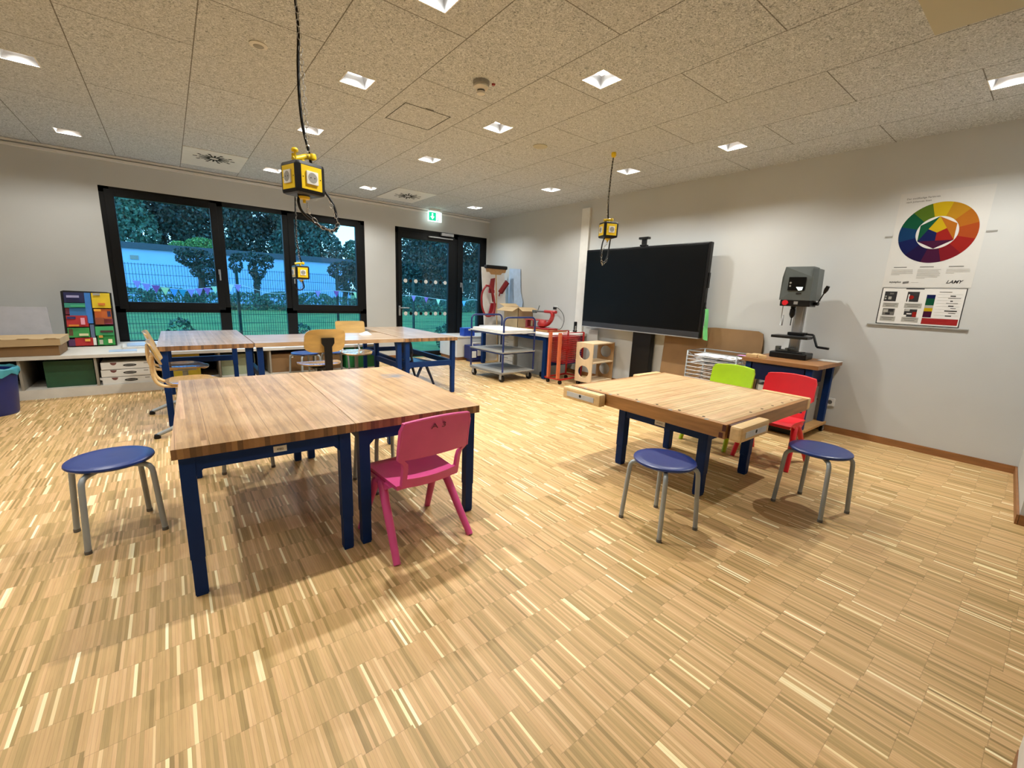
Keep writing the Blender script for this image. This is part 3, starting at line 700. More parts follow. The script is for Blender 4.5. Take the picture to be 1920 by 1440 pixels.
# ------------------------------------------------------------------ one-piece plastic chairs (front faces local +Y)
def make_chair(label, mat, loc, rz, s=1., mark=False):
    t = thing('plastic_chair', label, 'chair', loc, rz, 'one piece plastic school chairs')
    W = .185*s
    # seat: grid with a dished surface, closed below
    nx, ny = 10, 8; top = []; vs = []; fs = []
    for j in range(ny+1):
        for i in range(nx+1):
            u, v = -1+2*i/nx, j/ny
            x = u*W*(1-.06*(1-v)); y = (-.165+.345*v)*s
            z = (.355+.018*v-.018*(1-u*u)*sin(pi*min(1, v*1.1)) - (.02*max(0, v-.85)/.15))*s
            vs.append((x, y, z))
    n = len(vs); vs += [(x*.97, y, z-.022*s) for x, y, z in vs]
    g = lambda i, j, b=0: b*n+j*(nx+1)+i
    for j in range(ny):
        for i in range(nx):
            fs.append((g(i, j), g(i+1, j), g(i+1, j+1), g(i, j+1))); fs.append((g(i, j, 1), g(i, j+1, 1), g(i+1, j+1, 1), g(i+1, j, 1)))
    for i in range(nx): fs.append((g(i, 0), g(i, 0, 1), g(i+1, 0, 1), g(i+1, 0))); fs.append((g(i, ny), g(i+1, ny), g(i+1, ny, 1), g(i, ny, 1)))
    for j in range(ny): fs.append((g(0, j), g(0, j+1), g(0, j+1, 1), g(0, j, 1))); fs.append((g(nx, j), g(nx, j, 1), g(nx, j+1, 1), g(nx, j+1)))
    mb = MB().add(vs, fs, 0, True)
    for sx in (-1, 1):   # side skirts
        mb.prism([(sx*W*.985, -.12*s, .335*s), (sx*W*.985, .14*s, .350*s), (sx*W*.985, .07*s, .315*s), (sx*W*.985, -.06*s, .30*s)], (-sx*.016, 0, 0))
    mb.build('seat', mat, t)
    # backrest with hand slot
    def P(u, z, off=0.):
        v = (z/s-.34)/.35
        hw = (.158+.032*min(1, max(0, (z/s-.47)/.03)))*s if z/s < .50 else .190*s-(.012*s if z/s > .66 else 0)
        y = (-.163-.070*v-.022*(1-u*u)*min(1, .35+v*1.3)-off)*s
        return (u*hw, y, z)
    zs = [.350, .365, .382, .398, .418, .445, .475, .498, .54, .60, .645, .668, .680]
    us = [-1, -.86, -.70, -.45, -.15, .15, .45, .70, .86, 1]
    def inside(i, j):
        zc = (zs[j]+zs[j+1])/2; uc = (us[i]+us[i+1])/2
        return .40 < zc < .498 and abs(uc) < .80
    V = []; F = []; NI = len(us); NJ = len(zs)
    crown = lambda u: .016*(1-u*u)
    for off in (0., .022):
        for j, z in enumerate(zs):
            for i, u in enumerate(us):
                zz = z+(crown(u)*max(0, (z-.54)/.14))
                if z < .40: zz -= .012*(1-u*u)
                V.append(P(u, zz*s, off))
    gi = lambda i, j, b: b*NI*NJ+j*NI+i
    solid = [[not inside(i, j) for j in range(NJ-1)] for i in range(NI-1)]
    S = lambda i, j: 0 <= i < NI-1 and 0 <= j < NJ-1 and solid[i][j]
    for i in range(NI-1):
        for j in range(NJ-1):
            if not S(i, j): continue
            F.append((gi(i, j, 0), gi(i+1, j, 0), gi(i+1, j+1, 0), gi(i, j+1, 0))); F.append((gi(i, j, 1), gi(i, j+1, 1), gi(i+1, j+1, 1), gi(i+1, j, 1)))
            if not S(i-1, j): F.append((gi(i, j, 0), gi(i, j+1, 0), gi(i, j+1, 1), gi(i, j, 1)))
            if not S(i+1, j): F.append((gi(i+1, j, 0), gi(i+1, j, 1), gi(i+1, j+1, 1), gi(i+1, j+1, 0)))
            if not S(i, j-1): F.append((gi(i, j, 0), gi(i, j, 1), gi(i+1, j, 1), gi(i+1, j, 0)))
            if not S(i, j+1): F.append((gi(i, j+1, 0), gi(i+1, j+1, 0), gi(i+1, j+1, 1), gi(i, j+1, 1)))
    mb = MB().add(V, F, 0, True)
    bk = mb.build('backrest', mat, t)
    # raised rim on the rear face of the panel
    mb = MB()
    rim = [P(-1, .502*s, .020), P(-1, .665*s, .020)]+[P(u, (.678+crown(u))*s, .020) for u in (-.95, -.5, 0, .5, .95)]+[P(1, .665*s, .020), P(1, .502*s, .020)]
    mb.tube(rim, .0055*s, 6); mb.build('rim', mat, bk)
    if mark:
        mb = MB()
        a = Vector(P(0, .66*s, .0245)); b = Vector(P(0, .60*s, .0245)); up = (a-b).normalized()
        text_into(mb, 'A 3', Vector(P(-.28, .640*s, .024))+Vector((0, -.003, 0)), (1, 0, 0), up, .027*s, .078*s, 0)
        mb.build('marker_writing', 'pinkdark', bk)
    for sx in (-1, 1):
        pts = [(sx*.150*s, .01*s, .335*s), (sx*.172*s, -.02*s, .318*s), (sx*.183*s, -.07*s, .245*s), (sx*.197*s, -.16*s, .11*s), (sx*.21*s, -.232*s, 0.)]
        MB().tube(pts, [.02*s, .023*s, .021*s, .019*s, .017*s], 12).build('leg', mat, t)
        pts = [(sx*.150*s, .03*s, .335*s), (sx*.172*s, .05*s, .315*s), (sx*.183*s, .085*s, .225*s), (sx*.195*s, .14*s, .10*s), (sx*.203*s, .18*s, 0.)]
        MB().tube(pts, [.02*s, .023*s, .021*s, .019*s, .017*s], 12).build('leg', mat, t)
    return t
make_chair('pink plastic chair with A 3 written on its back, tucked under the front benches', 'pink', (.905, 1.948, 0), radians(4.5), 1., True)
make_chair('lime green plastic chair behind the carpentry bench', 'green', (3.80, 1.807, 0), radians(90))
make_chair('red plastic chair behind the carpentry bench, nearest the right wall', 'red', (3.78, 1.320, 0), radians(91))
make_chair('navy blue plastic chair under the rear right workbench', 'bluechair', (2.545, 5.33, 0), radians(-76), .90)

# ------------------------------------------------------------------ wooden swivel chairs (front faces local +Y)
def swivel_chair(label, loc, rz, seat_z, back_z0, back_z1, style):
    t = thing('swivel_chair', label, 'chair', loc, rz, 'plywood swivel chairs')
    nx, ny = 12, 10; vs = []; fs = []
    for j in range(ny+1):
        for i in range(nx+1):
            u, v = -1+2*i/nx, -1+2*j/ny
            x = u*sqrt(max(0, 1-v*v*.42))*.20; y = v*sqrt(max(0, 1-u*u*.40))*.195
            vs.append((x, y, seat_z-.012*(1-u*u)*(1-v*v)-.02*max(0, v)**3))
    n = len(vs); vs += [(x*.98, y*.98, z-.012) for x, y, z in vs]
    g = lambda i, j, b=0: b*n+j*(nx+1)+i
    for j in range(ny):
        for i in range(nx):
            fs += [(g(i, j), g(i+1, j), g(i+1, j+1), g(i, j+1)), (g(i, j, 1), g(i, j+1, 1), g(i+1, j+1, 1), g(i+1, j, 1))]
    for i in range(nx): fs += [(g(i, 0), g(i, 0, 1), g(i+1, 0, 1), g(i+1, 0)), (g(i, ny), g(i+1, ny), g(i+1, ny, 1), g(i, ny, 1))]
    for j in range(ny): fs += [(g(0, j), g(0, j+1), g(0, j+1, 1), g(0, j, 1)), (g(nx, j), g(nx, j, 1), g(nx, j+1, 1), g(nx, j+1))]
    MB().add(vs, fs, 0, True).build('seat', 'plyseat', t)
    # backrest: superellipse panel, curved
    ring = 36; pw = .50 if style == 'oval' else .16; V = []; F = []
    hw, hh, zc = .19, (back_z1-back_z0)/2, (back_z0+back_z1)/2
    def BP(a, k, off):
        x = hw*k*math.copysign(abs(cos(a))**pw, cos(a)); z = zc+hh*k*math.copysign(abs(sin(a))**pw, sin(a))
        return (x, -.245-off+(.05 if style == 'oval' else .025)*(x/hw)**2-.03*(z-zc)/hh, z)
    ks = [1, .75, .45, .15]
    for off in (0, .011):
        for k in ks:
            for j in range(ring): V.append(BP(2*pi*j/ring, k, off))
    nb = len(ks)*ring
    for b in (0, 1):
        for r in range(len(ks)-1):
            for j in range(ring):
                q = (b*nb+r*ring+j, b*nb+r*ring+(j+1) % ring, b*nb+(r+1)*ring+(j+1) % ring, b*nb+(r+1)*ring+j); F.append(q)
        F.append(tuple(b*nb+(len(ks)-1)*ring+j for j in range(ring)))
    for j in range(ring): F.append((j, nb+j, nb+(j+1) % ring, (j+1) % ring))
    MB().add(V, F, 0, True).build('backrest', 'ply', t)
    mb = MB()
    zt_ = zc+hh*.28
    if style == 'oval':
        mb.prism([(-.058, -.268, zt_), (.058, -.268, zt_), (.058, -.268, zt_-.05), (.034, -.268, zt_-.085), (.034, -.268, seat_z-.05), (-.034, -.268, seat_z-.05), (-.034, -.268, zt_-.085), (-.058, -.268, zt_-.05)], (0, -.02, 0))
        mb.box(-.034, .034, -.288, -.05, seat_z-.055, seat_z-.03)
        mb.build('back_support', 'blackp', t)
    else:
        for sx in (-1, 1):
            mb.tube(smooth_path([(sx*.11, -.255, zc-.02), (sx*.11, -.262, back_z0-.02), (sx*.11, -.25, seat_z+.03), (sx*.11, -.20, seat_z-.02), (sx*.09, -.08, seat_z-.03), (sx*.03, -.0, seat_z-.035)], 4), .012, 8)
        mb.build('back_support', 'beechlight' if style == 'left' else 'silver', t)
    MB().lathe([(.045, seat_z-.05), (.022, seat_z-.07), (.022, .16), (.03, .15), (.03, .07)], n=16).box(-.09, .09, -.09, .09, seat_z-.05, seat_z-.022, .004).build('column', 'blackp' if style == 'oval' else 'silver', t)
    for k in range(5):
        a = radians(90+18+72*k)+(0 if style != 'left' else radians(-54)); d = Vector((cos(a), sin(a), 0))
        lg = MB().tube([d*.02+Vector((0, 0, .105)), d*.12+Vector((0, 0, .095)), d*.28+Vector((0, 0, .03))], [.02, .018, .015], 10).build('star_leg', 'silver', t)
        MB().lathe([(.022, 0), (.024, .012), (.018, .034), (.001, .036)], c=d*.285, n=14).build('glide', 'blackp', lg)
    return t
swivel_chair('wooden swivel chair with oval back and black support, facing the rear benches', (1.115, 4.525, 0), radians(4), .515, .635, .862, 'oval')
sw = swivel_chair('wooden swivel chair pushed under the far left bench, the one nearer the window', (.05, 5.17, 0), radians(-90), .465, .62, .785, 'left')
dup(sw, (.10, 4.33, 0), radians(-90), 'wooden swivel chair at the front corner of the far left bench, seat lit blue')
swivel_chair('wooden swivel chair with square plywood back behind the sideways bench, by the window', (1.86, 5.66, 0), radians(178), .44, .60, .815, 'square')
p = MB()
random.seed(3)
pts = [(1.74, 5.10, .7055), (1.88, 5.13, .7055), (1.90, 5.25, .7055), (1.77, 5.27, .7055), (1.83, 5.19, .745), (1.80, 5.14, .73), (1.86, 5.21, .738)]
p.add(pts, [(0, 1, 5), (1, 6, 5), (1, 2, 6), (2, 4, 6), (2, 3, 4), (3, 0, 5), (3, 5, 4), (5, 6, 4), (0, 3, 2, 1)])
tag(p.build('crumpled_paper', 'paper'), 'crumpled white paper lying on the sideways rear bench', 'paper')

# ------------------------------------------------------------------ hanging power cubes
def chain_mesh(path, ll, r):
    mb = MB(); P = [Vector(p) for p in path]
    seg = [(P[i+1]-P[i]).length for i in range(len(P)-1)]; tot = sum(seg); n = max(2, int(tot/(ll*.78)))
    def at(s):
        s = max(0, min(tot-1e-6, s))
        for i, q in enumerate(seg):
            if s <= q: return P[i]+(P[i+1]-P[i])*(s/q), (P[i+1]-P[i]).normalized()
            s -= q
        return P[-1], (P[-1]-P[-2]).normalized()
    for k in range(n):
        c, d = at((k+.5)*tot/n)
        a = d.cross(Vector((.31, .95, .1))).normalized(); b = d.cross(a)
        x = a if k % 2 else b
        pts = []
        for j in range(8):
            an = 2*pi*j/8; pts.append(c+d*cos(an)*ll*.5+x*sin(an)*ll*.27)
        mb.tube(pts, r, 4, True)
    return mb
def power_cube(label, c, rz, hook, cable, chain, extra=None, handle=None, s=.158, loop_chain=None):
    t = thing('power_cube', label, 'hanging socket cube', c, rz, 'hanging yellow socket cubes')
    h = s/2
    MB().box(-h, h, -h, h, -h, h, .019).build('housing', 'blackp', t)
    for k in range(4):
        T = Matrix.Rotation(k*pi/2, 4, 'Z')
        mb = MB(); mb.T = T; w = h*.71; mb.box(-w, w, -h-.0015, -h+.001, -w*1.02, w*1.02, .0006)
        pl = mb.build('face_plate', 'yellow', t)
        mb = MB(); mb.T = T; q = h*.40; y = -h-.0016
        mb.box(-q, q, y-.008, y, -q, q, .002)
        n = 20
        mb.disc((0, y-.0085, 0), (1, 0, 0), (0, 0, 1), q*.80, n, 1)
        for sx in (-1, 1): mb.disc((sx*q*.34, y-.0088, 0), (1, 0, 0), (0, 0, 1), q*.10, 10, 2)
        for sx in (-1, 1): mb.disc((sx*h*.60, -h-.0019, 0), (1, 0, 0), (0, 0, 1), .0035, 8, 2)
        mb.build('socket', ['white', 'panelgrey', 'shade'], pl)
    MB().lathe([(h*.38, -h-.004), (h*.34, -h-.016), (.008, -h-.02), (.007, -h-.036)], n=18).build('bottom_ring', 'yellow', t)
    mb = MB().lathe([(.012, h-.002), (.012, h+.02)], n=12)
    hp = handle or [(-.06, 0, h+.018), (-.02, 0, h+.026), (.03, 0, h+.03)]
    mb.tube(smooth_path(hp, 4), [.014]*(len(smooth_path(hp, 4))), 10); mb.lathe([(.001, -.019), (.018, -.012), (.020, .0), (.016, .014), (.001, .018)], c=hp[-1], n=14)
    mb.build('hanger', 'yellow', t)
    if handle: MB().tube([(-.062, -.045, h-.002), (-.066, -.047, h+.035)], .005, 8).lathe([(.014, h+.036), (.018, h+.045), (.012, h+.055)], c=(-.066, -.047, 0), n=12).build('strain_hook', 'yellow', t)
    inv = root_matrix(t).inverted()
    pts = smooth_path(cable, 8); MB().tube(pts, .0075, 10).build('cable', 'blackp', t, True)
    chain_mesh(chain, .036, .0015).build('chain', 'chrome', t, True)
    if extra: MB().tube(smooth_path(extra, 8), .0072, 10).build('cable_loop', 'blackp', t, True)
    if loop_chain: chain_mesh(loop_chain, .034, .0015).build('chain_tail', 'chrome', t, True)
    hk = MB().lathe([(.022, 0), (.026, -.012), (.024, -.035), (.010, -.05), (.004, -.052)], n=18); hk.v = [(x+hook[0], y+hook[1], z+H) for x, y, z in hk.v]
    hk.build('ceiling_hook', 'yellow', t, True)
    return t
SCL = .955
def near(p): return (p[0]*SCL, p[1]*SCL, 1.25+(p[2]-1.25)*SCL)
c1 = Vector(near((.656, 2.80, 1.835)))
power_cube('large hanging yellow socket cube nearest the camera with a cable loop below', c1, radians(18), (.664*SCL, 2.80*SCL),
    [near(p) for p in [(.664, 2.80, H-.04+.07), (.672, 2.80, 2.58), (.662, 2.80, 2.42), (.660, 2.80, 2.25), (.668, 2.80, 2.12), (.694, 2.81, 2.0), (.712, 2.83, 1.93), (.75, 2.87, 1.87), (.745, 2.92, 1.83)]],
    [near(p) for p in [(.668, 2.79, H+.0), (.676, 2.79, 2.5), (.684, 2.79, 2.2), (.686, 2.79, 2.04), (.690, 2.80, 1.96)]],
    [near(p) for p in [(.745, 2.88, 1.86), (.795, 2.87, 1.80), (.832, 2.85, 1.73), (.845, 2.84, 1.64), (.815, 2.83, 1.585), (.74, 2.82, 1.60), (.65, 2.81, 1.66), (.625, 2.80, 1.71), (.63, 2.80, 1.75)]],
    handle=[(-.05, 0, .092), (-.01, .0, .108), (.02, 0, .122), (.055, -.01, .128)],
    s=.161, loop_chain=[near(p) for p in [(.668, 2.79, 1.715), (.672, 2.79, 1.68), (.68, 2.80, 1.655), (.74, 2.80, 1.595), (.81, 2.82, 1.575), (.848, 2.83, 1.625), (.835, 2.84, 1.68), (.80, 2.85, 1.77)]])
power_cube('small hanging yellow socket cube before the window, hanging lowest', (1.262, 5.745, 1.405), radians(5), (1.262, 5.745),
    [(1.262, 5.745, H-.04), (1.25, 5.74, 2.3), (1.235, 5.74, 1.9), (1.25, 5.745, 1.65), (1.285, 5.745, 1.50)],
    [(1.255, 5.735, H-.05), (1.25, 5.735, 2.2), (1.235, 5.735, 1.8), (1.255, 5.735, 1.52)],
    [(1.20, 5.74, 1.36), (1.17, 5.74, 1.31), (1.18, 5.74, 1.25), (1.23, 5.74, 1.20), (1.285, 5.74, 1.23), (1.275, 5.745, 1.33)],
    loop_chain=[(1.262, 5.74, 1.30), (1.27, 5.735, 1.25), (1.24, 5.735, 1.20)])
power_cube('hanging yellow socket cube at right, before the big screen', (3.735, 3.172, 1.957), radians(-24), (3.725, 3.172),
    [(3.725, 3.172, H-.04), (3.708, 3.172, 2.5), (3.702, 3.172, 2.33), (3.70, 3.172, 2.22), (3.715, 3.172, 2.10), (3.722, 3.172, 2.075)],
    [(3.712, 3.165, H-.05), (3.70, 3.165, 2.4), (3.68, 3.165, 2.2), (3.685, 3.165, 2.07)],
    [(3.685, 3.165, 1.885), (3.652, 3.165, 1.82), (3.642, 3.165, 1.72), (3.655, 3.165, 1.65), (3.70, 3.165, 1.63), (3.75, 3.165, 1.70), (3.765, 3.165, 1.80), (3.775, 3.165, 1.885)],
    loop_chain=[(3.74, 3.16, 1.855), (3.70, 3.16, 1.80), (3.645, 3.16, 1.74), (3.648, 3.16, 1.65), (3.67, 3.16, 1.60), (3.72, 3.16, 1.63), (3.748, 3.16, 1.68)])

# ------------------------------------------------------------------ right wall
struct(MB().box(XR-.045, XR, 4.79, 4.955, 0.07, 2.60, .004).box(XR-.046, XR-.040, 4.865, 4.885, 2.40, 2.47).build('trim_3', 'white'), 'white cable duct')
def socket(label, y, z, plug=False):
    t = thing('wall_socket', label, 'wall socket', (XR, y, z))
    MB().box(-.012, 0, -.041, .041, -.041, .041, .003).build('cover_plate', 'white', t)
    MB().disc((-.0125, 0, 0), (0, 1, 0), (0, 0, 1), .021, 20).build('socket_well', 'greyink', t)
    return t
socket('white wall socket low on the wall beside the drill bench', 1.338, .305)
socket('white wall socket in the corner above the red drying rack', 4.70, .83)
t = socket('white wall socket with a black plug behind the red scroll saw', 5.45, 1.05)
MB().box(-.06, -.013, -.025, .025, -.022, .022, .008).build('plug', 'blackp', t)
# poster with colour wheel
def sheet_pos(y0, z0, off): return lambda u, v, o=0.: (XR-off-o, y0-u, z0+v)
hexes = ['ecc412', 'd99a1c', 'd0761c', 'c4501c', 'b02018', '8e1420', '4a1038', '1c0a40', '0e1a58', '0c3c6e', '0c5a3a', '5a7a1c']
for k, hx in enumerate(hexes): hx = ''.join('%02x' % int(int(hx[i:i+2], 16)*.74) for i in (0, 2, 4)); M['hue%d' % k] = pm('print_hue', hx, .7, var=.03, spec=.1)
t = thing('colour_poster', 'white poster with a twelve part colour wheel hanging on the right wall', 'poster', (XR, .826, 1.455))
P = sheet_pos(1.115, 1.457, .0025)
mb = MB(); mb.prism([P(0, 0), P(.578, 0), P(.578, .807), P(0, .807)], (.002, 0, 0)); mb.build('sheet', 'poster', t, True)
mb = MB(); cu, cv = .290, .459; R0, R1 = .250, .134
def pu(a, r): return P(cu+r*sin(a), cv+r*cos(a), .0008)
for k in range(12):
    a0 = 2*pi*(k-.5)/12; n = 6
    pts = [pu(a0+2*pi/12*i/n, R0) for i in range(n+1)]+[pu(a0+2*pi/12*i/n, R1) for i in range(n, -1, -1)]
    for i in range(n): mb.add([pts[i], pts[i+1], pts[2*n-i], pts[2*n+1-i]], [(0, 1, 2, 3)], k)
r2 = .132; hx_ = [(cu+r2*sin(2*pi*k/6), cv+r2*cos(2*pi*k/6)) for k in range(6)]
pc = lambda q: P(q[0], q[1], .0008)
mid = lambda a, b: ((a[0]+b[0])/2, (a[1]+b[1])/2)
A, B, C_ = hx_[0], hx_[2], hx_[4]; ce = (cu, cv)
for q, mtl in (((A, hx_[1], B), 2), ((B, hx_[3], C_), 6), ((C_, hx_[5], A), 10)): mb.add([pc(x) for x in q], [(0, 1, 2)], mtl)
for q, mtl in (((A, mid(A, B), ce, mid(A, C_)), 0), ((B, mid(B, C_), ce, mid(A, B)), 4), ((C_, mid(A, C_), ce, mid(B, C_)), 8)): mb.add([pc(x) for x in q], [(0, 1, 2, 3)], mtl)
mb.build('colour_wheel', ['hue%d' % k for k in range(12)], t, True)
mb = MB(); UX, UZ = (0, -1, 0), (0, 0, 1)
text_into(mb, 'Der zwölfteilige Farbkreis', P(.045, .752, .001), UX, UZ, .014, .215, 0, 0, .01)
text_into(mb, 'nach Johannes Itten', P(.045, .725, .001), UX, UZ, .014, .165, 0, 0, .01)
text_into(mb, 'LAMY', P(.42, .036, .001), UX, UZ, .026, .105, 1, .35, .03)
text_into(mb, 'aquaplus', P(.045, .040, .001), UX, UZ, .017, .082, 1, 0, .02)
def line(u0, u1, v, h_, mtl, o=.001): mb.quad(P(u0, v, o), P(u1, v, o), P(u1, v+h_, o), P(u0, v+h_, o), mtl)
mb.quad(P(.139, .030, .001), P(.180, .036, .001), P(.180, .054, .001), P(.139, .048, .001), 0)
line(.197, .245, .042, .003, 2)
rr = random.Random(5)
for u0, n in ((.045, 5), (.222, 8), (.405, 4)):
    line(u0+.01, u0+.10, .172, .006, 0)
    for k in range(n): line(u0, u0+(.145 if k < n-1 else .06)+rr.uniform(-.01, .005), .150-k*.0105, .0042, 2)
mb.build('printing', ['greyink', 'ink', 'greypaper'], t, True)
def rail(label, y0, y1, z):
    t = thing('poster_rail', label, 'poster rail', (XR, (y0+y1)/2, z))
    MB().box(XR-.012, XR-.0005, y0, y1, z-.006, z+.006, .002).build('rail_strip', 'clear', t, True)
    return t
t1 = thing('poster_rail', 'clear plastic rail below the small machine chart', 'poster rail', (XR, .826, 1.115)); MB().box(XR-.014, XR-.0005, .489, 1.168, 1.107, 1.119, .002).build('rail_strip', 'panelgrey', t1, True)
t1 = thing('poster_rail', 'clear plastic rail passing behind the colour wheel poster', 'poster rail', (XR, .826, 1.903)); MB().box(XR-.0042, XR-.0003, .470, .534, 1.897, 1.909).box(XR-.0042, XR-.0003, 1.1165, 1.168, 1.897, 1.909).build('rail_strip', 'panelgrey', t1, True)
# machine chart
t = thing('machine_chart', 'small framed chart of machine pictures below the colour wheel poster', 'chart', (XR, .826, 1.125))
P = sheet_pos(1.108, 1.126, .0025); CW, CH = .556, .325
mb = MB(); mb.prism([P(0, 0), P(CW, 0), P(CW, CH), P(0, CH)], (.0015, 0, 0)); mb.build('sheet', 'paper', t, True)
mb = MB()
def R(u0, u1, v0, v1, mtl, o=.0008):
    mb.quad(P(u0*CW, (1-v1)*CH, o), P(u1*CW, (1-v1)*CH, o), P(u1*CW, (1-v0)*CH, o), P(u0*CW, (1-v0)*CH, o), mtl)
R(0, .012, 0, 1, 0); R(.988, 1, 0, 1, 0); R(0, 1, 0, .01, 0); R(0, 1, .985, 1, 0); R(.30, .52, .005, .035, 0)
R(.045, .20, .10, .37, 0); R(.055, .075, .22, .25, 2, .0012); R(.055, .075, .28, .32, 2, .0012); R(.10, .14, .24, .32, 2, .0012); R(.11, .16, .14, .18, 1, .0012)
R(.33, .475, .10, .37, 0); R(.345, .36, .17, .37, 9, .0012)
mb.disc(P(.385*CW, (1-.25)*CH, .0012), UX, UZ, .017, 16, 4)
for u0, u1, v0, v1 in ((.045, .245, .41, .54), (.32, .53, .41, .54), (.045, .24, .79, .92), (.32, .525, .79, .92)):
    R(u0, u1, v0, v1, 2); R(u0+.02, u1-.02, v0+.03, v0+.045, 1, .0012); R(u0+.04, u1-.04, v0+.075, v0+.09, 1, .0012)
R(.06, .215, .57, .76, 1); R(.07, .13, .60, .68, 2, .0012); R(.13, .20, .58, .66, 0, .0012); R(.10, .16, .68, .74, 0, .0012)
R(.335, .49, .57, .78, 0); R(.34, .40, .57, .63, 2, .0012); R(.37, .43, .68, .71, 9, .0012); R(.44, .49, .64, .78, 4, .0012); R(.335, .37, .73, .78, 9, .0012)
for v0, v1, mtl in ((.17, .27, 5), (.27, .45, 6), (.45, .52, 2), (.52, .61, 7), (.61, .77, 8)): R(.565, .665, v0, v1, mtl)
R(.565, .975, .79, .95, 3)
R(.70, .84, .09, .105, 1)
for k in range(8): R(.69, .96, .155+k*.078, .159+k*.078, 2)
for k, (u0, u1) in enumerate(((.83, .89), (.81, .95), (.84, .87), (.80, .93), (.83, .89), (.86, .92), (.80, .94), (.85, .93), (.82, .89))):
    R(u0, u1, .185+k*.064, .185+k*.064+(.012 if k % 2 else .028), 0)
mb.build('printing', ['ink', 'greyink', 'greypaper', 'dred', 'hue4', 'hue8', 'hue10', 'hue0', 'hue6', 'paper'], t, True)

# big screen on its lift column
t = thing('display_screen', 'large black interactive screen on a black column in front of the right wall', 'screen', (5.12, 3.68, 0))
tx0, ty0, ty1, tz0, tz1 = 5.035, 2.715, 4.655, .818, 1.952
MB().box(tx0, tx0+.07, ty0, ty1, tz0, tz1, .012).build('housing', 'blackp', t, True)
MB().box(tx0-.004, tx0+.002, ty0+.03, ty1-.025, tz0+.085, tz1-.028, .001).build('screen_glass', 'screen', t, True)
MB().box(tx0-.006, tx0+.03, ty0+.012, ty1-.012, tz0+.004, tz0+.072, .004).box(tx0-.008, tx0-.005, ty0+.06, ty0+.26, tz0+.02, tz0+.055).build('speaker_bar', 'bezel', t, True)
MB().box(tx0-.006, tx0+.05, ty0+.02, ty1-.005, tz0-.008, tz0+.004, .002).build('edge_strip', 'alu', t, True)
MB().box(tx0+.07, 5.20, 3.435, 3.735, .03, 1.4, .01).build('column', 'blackp', t, True)
MB().box(4.86, 5.215, 3.30, 3.90, .012, .03, .004).box(4.86, 4.92, 3.30, 3.36, 0, .012).box(4.86, 4.92, 3.84, 3.90, 0, .012).box(5.15, 5.21, 3.30, 3.36, 0, .012).box(5.15, 5.21, 3.84, 3.90, 0, .012).build('base_plate', 'blackp', t, True)
MB().box(tx0+.02, tx0+.06, ty0-.012, ty0, 1.42, 1.60, .004).box(tx0+.02, tx0+.05, ty0-.01, ty0, 1.17, 1.25, .003).build('pen_holder', 'blackp', t, True)
t = thing('webcam', 'small black camera standing on top of the big screen', 'camera', (5.06, 3.66, tz1))
MB().box(-.03, .03, -.075, .075, .088, .118, .006).build('camera_bar', 'blackp', t); MB().box(-.02, .02, -.03, .03, .02, .09, .004).box(-.035, .035, -.045, .045, 0, .02, .004).build('stand', 'blackp', t)
t = thing('cleaning_cloth', 'bright green cloth hanging at the right edge of the big screen', 'cloth', (5.06, 2.69, 1.17))
mb = MB(); vs = []; fs = []; nu, nv = 6, 8
for j in range(nv+1):
    for i in range(nu+1):
        u, v = i/nu, j/nv; w = .03+.10*v*(1-.45*max(0, v-.6)/.4)
        vs.append((5.03+u*.09+.01*sin(v*7+u*5), 2.684-(.0+.026*sin(u*9+v*2)**2)*(.4+v), 1.175-.36*v-.02*u*v))
for j in range(nv):
    for i in range(nu): a = j*(nu+1)+i; fs.append((a, a+1, a+nu+2, a+nu+1))
mb.add(vs, fs, 0, True); mb.build('cloth_sheet', 'cloth', t, True)
MB().tube([(5.06, 2.697, 1.20), (5.06, 2.690, 1.165)], .006, 8).build('hanging_loop', 'blackp', t, True)
# cardboard sheet leaning on the wall
t = thing('cardboard_sheet', 'big folded brown cardboard sheet leaning on the wall under the screen', 'cardboard', (5.19, 2.65, 0))
mb = MB(); out = [(3.27, 0), (3.27, .90), (2.62, .955), (2.12, .955), (2.065, .93), (2.05, .85), (2.05, 0)]
mb.prism([(5.145+.06*z, y, z) for y, z in out], (.012, 0, 0)); mb.build('main_sheet', 'card', t, True)
mb = MB(); mb.prism([(5.125+.066*z, y, z) for y, z in ((3.27, 0), (3.27, .85), (2.70, .92), (2.68, .9), (2.72, 0))], (.010, 0, 0)); mb.build('folded_flap', 'card', t, True)
# wire paper rack
t = thing('paper_rack', 'silver wire drying rack of paper trays behind the carpentry bench', 'drying rack', (4.88, 2.37, 0))
px0, px1, py0, py1 = 4.70, 5.09, 2.09, 2.65
mb = MB()
for x in (px0, px1):
    for y in (py0, py1): mb.tube([(x, y, 0), (x, y, .70)], .009, 8)
for z in (.05, .70):
    mb.tube([(px0, py0, z), (px0, py1, z), (px1, py1, z), (px1, py0, z)], .006, 6, True)
for z in (.40, .55):
    for y in (py0, py1): mb.tube([(px0, y, z), (px1, y, z)], .004, 6)
for y in (py0, py1): mb.tube([(px0, y, .69), (px1, y, .5)], .004, 6)
mb.build('rack_frame', 'silver', t, True)
TZ = [.10+.042*k for k in range(14)]
for z in TZ:
    mb = MB().tube([(px0-.008, py0, z), (px0-.008, py1, z), (px1, py1, z), (px1, py0, z)], .0045, 6, True)
    for k in (2, 4): mb.tube([(px0-.008, py0+(py1-py0)*k/6, z), (px1, py0+(py1-py0)*k/6, z)], .0022, 4)
    mb.build('wire_tray', 'tray', t, True)
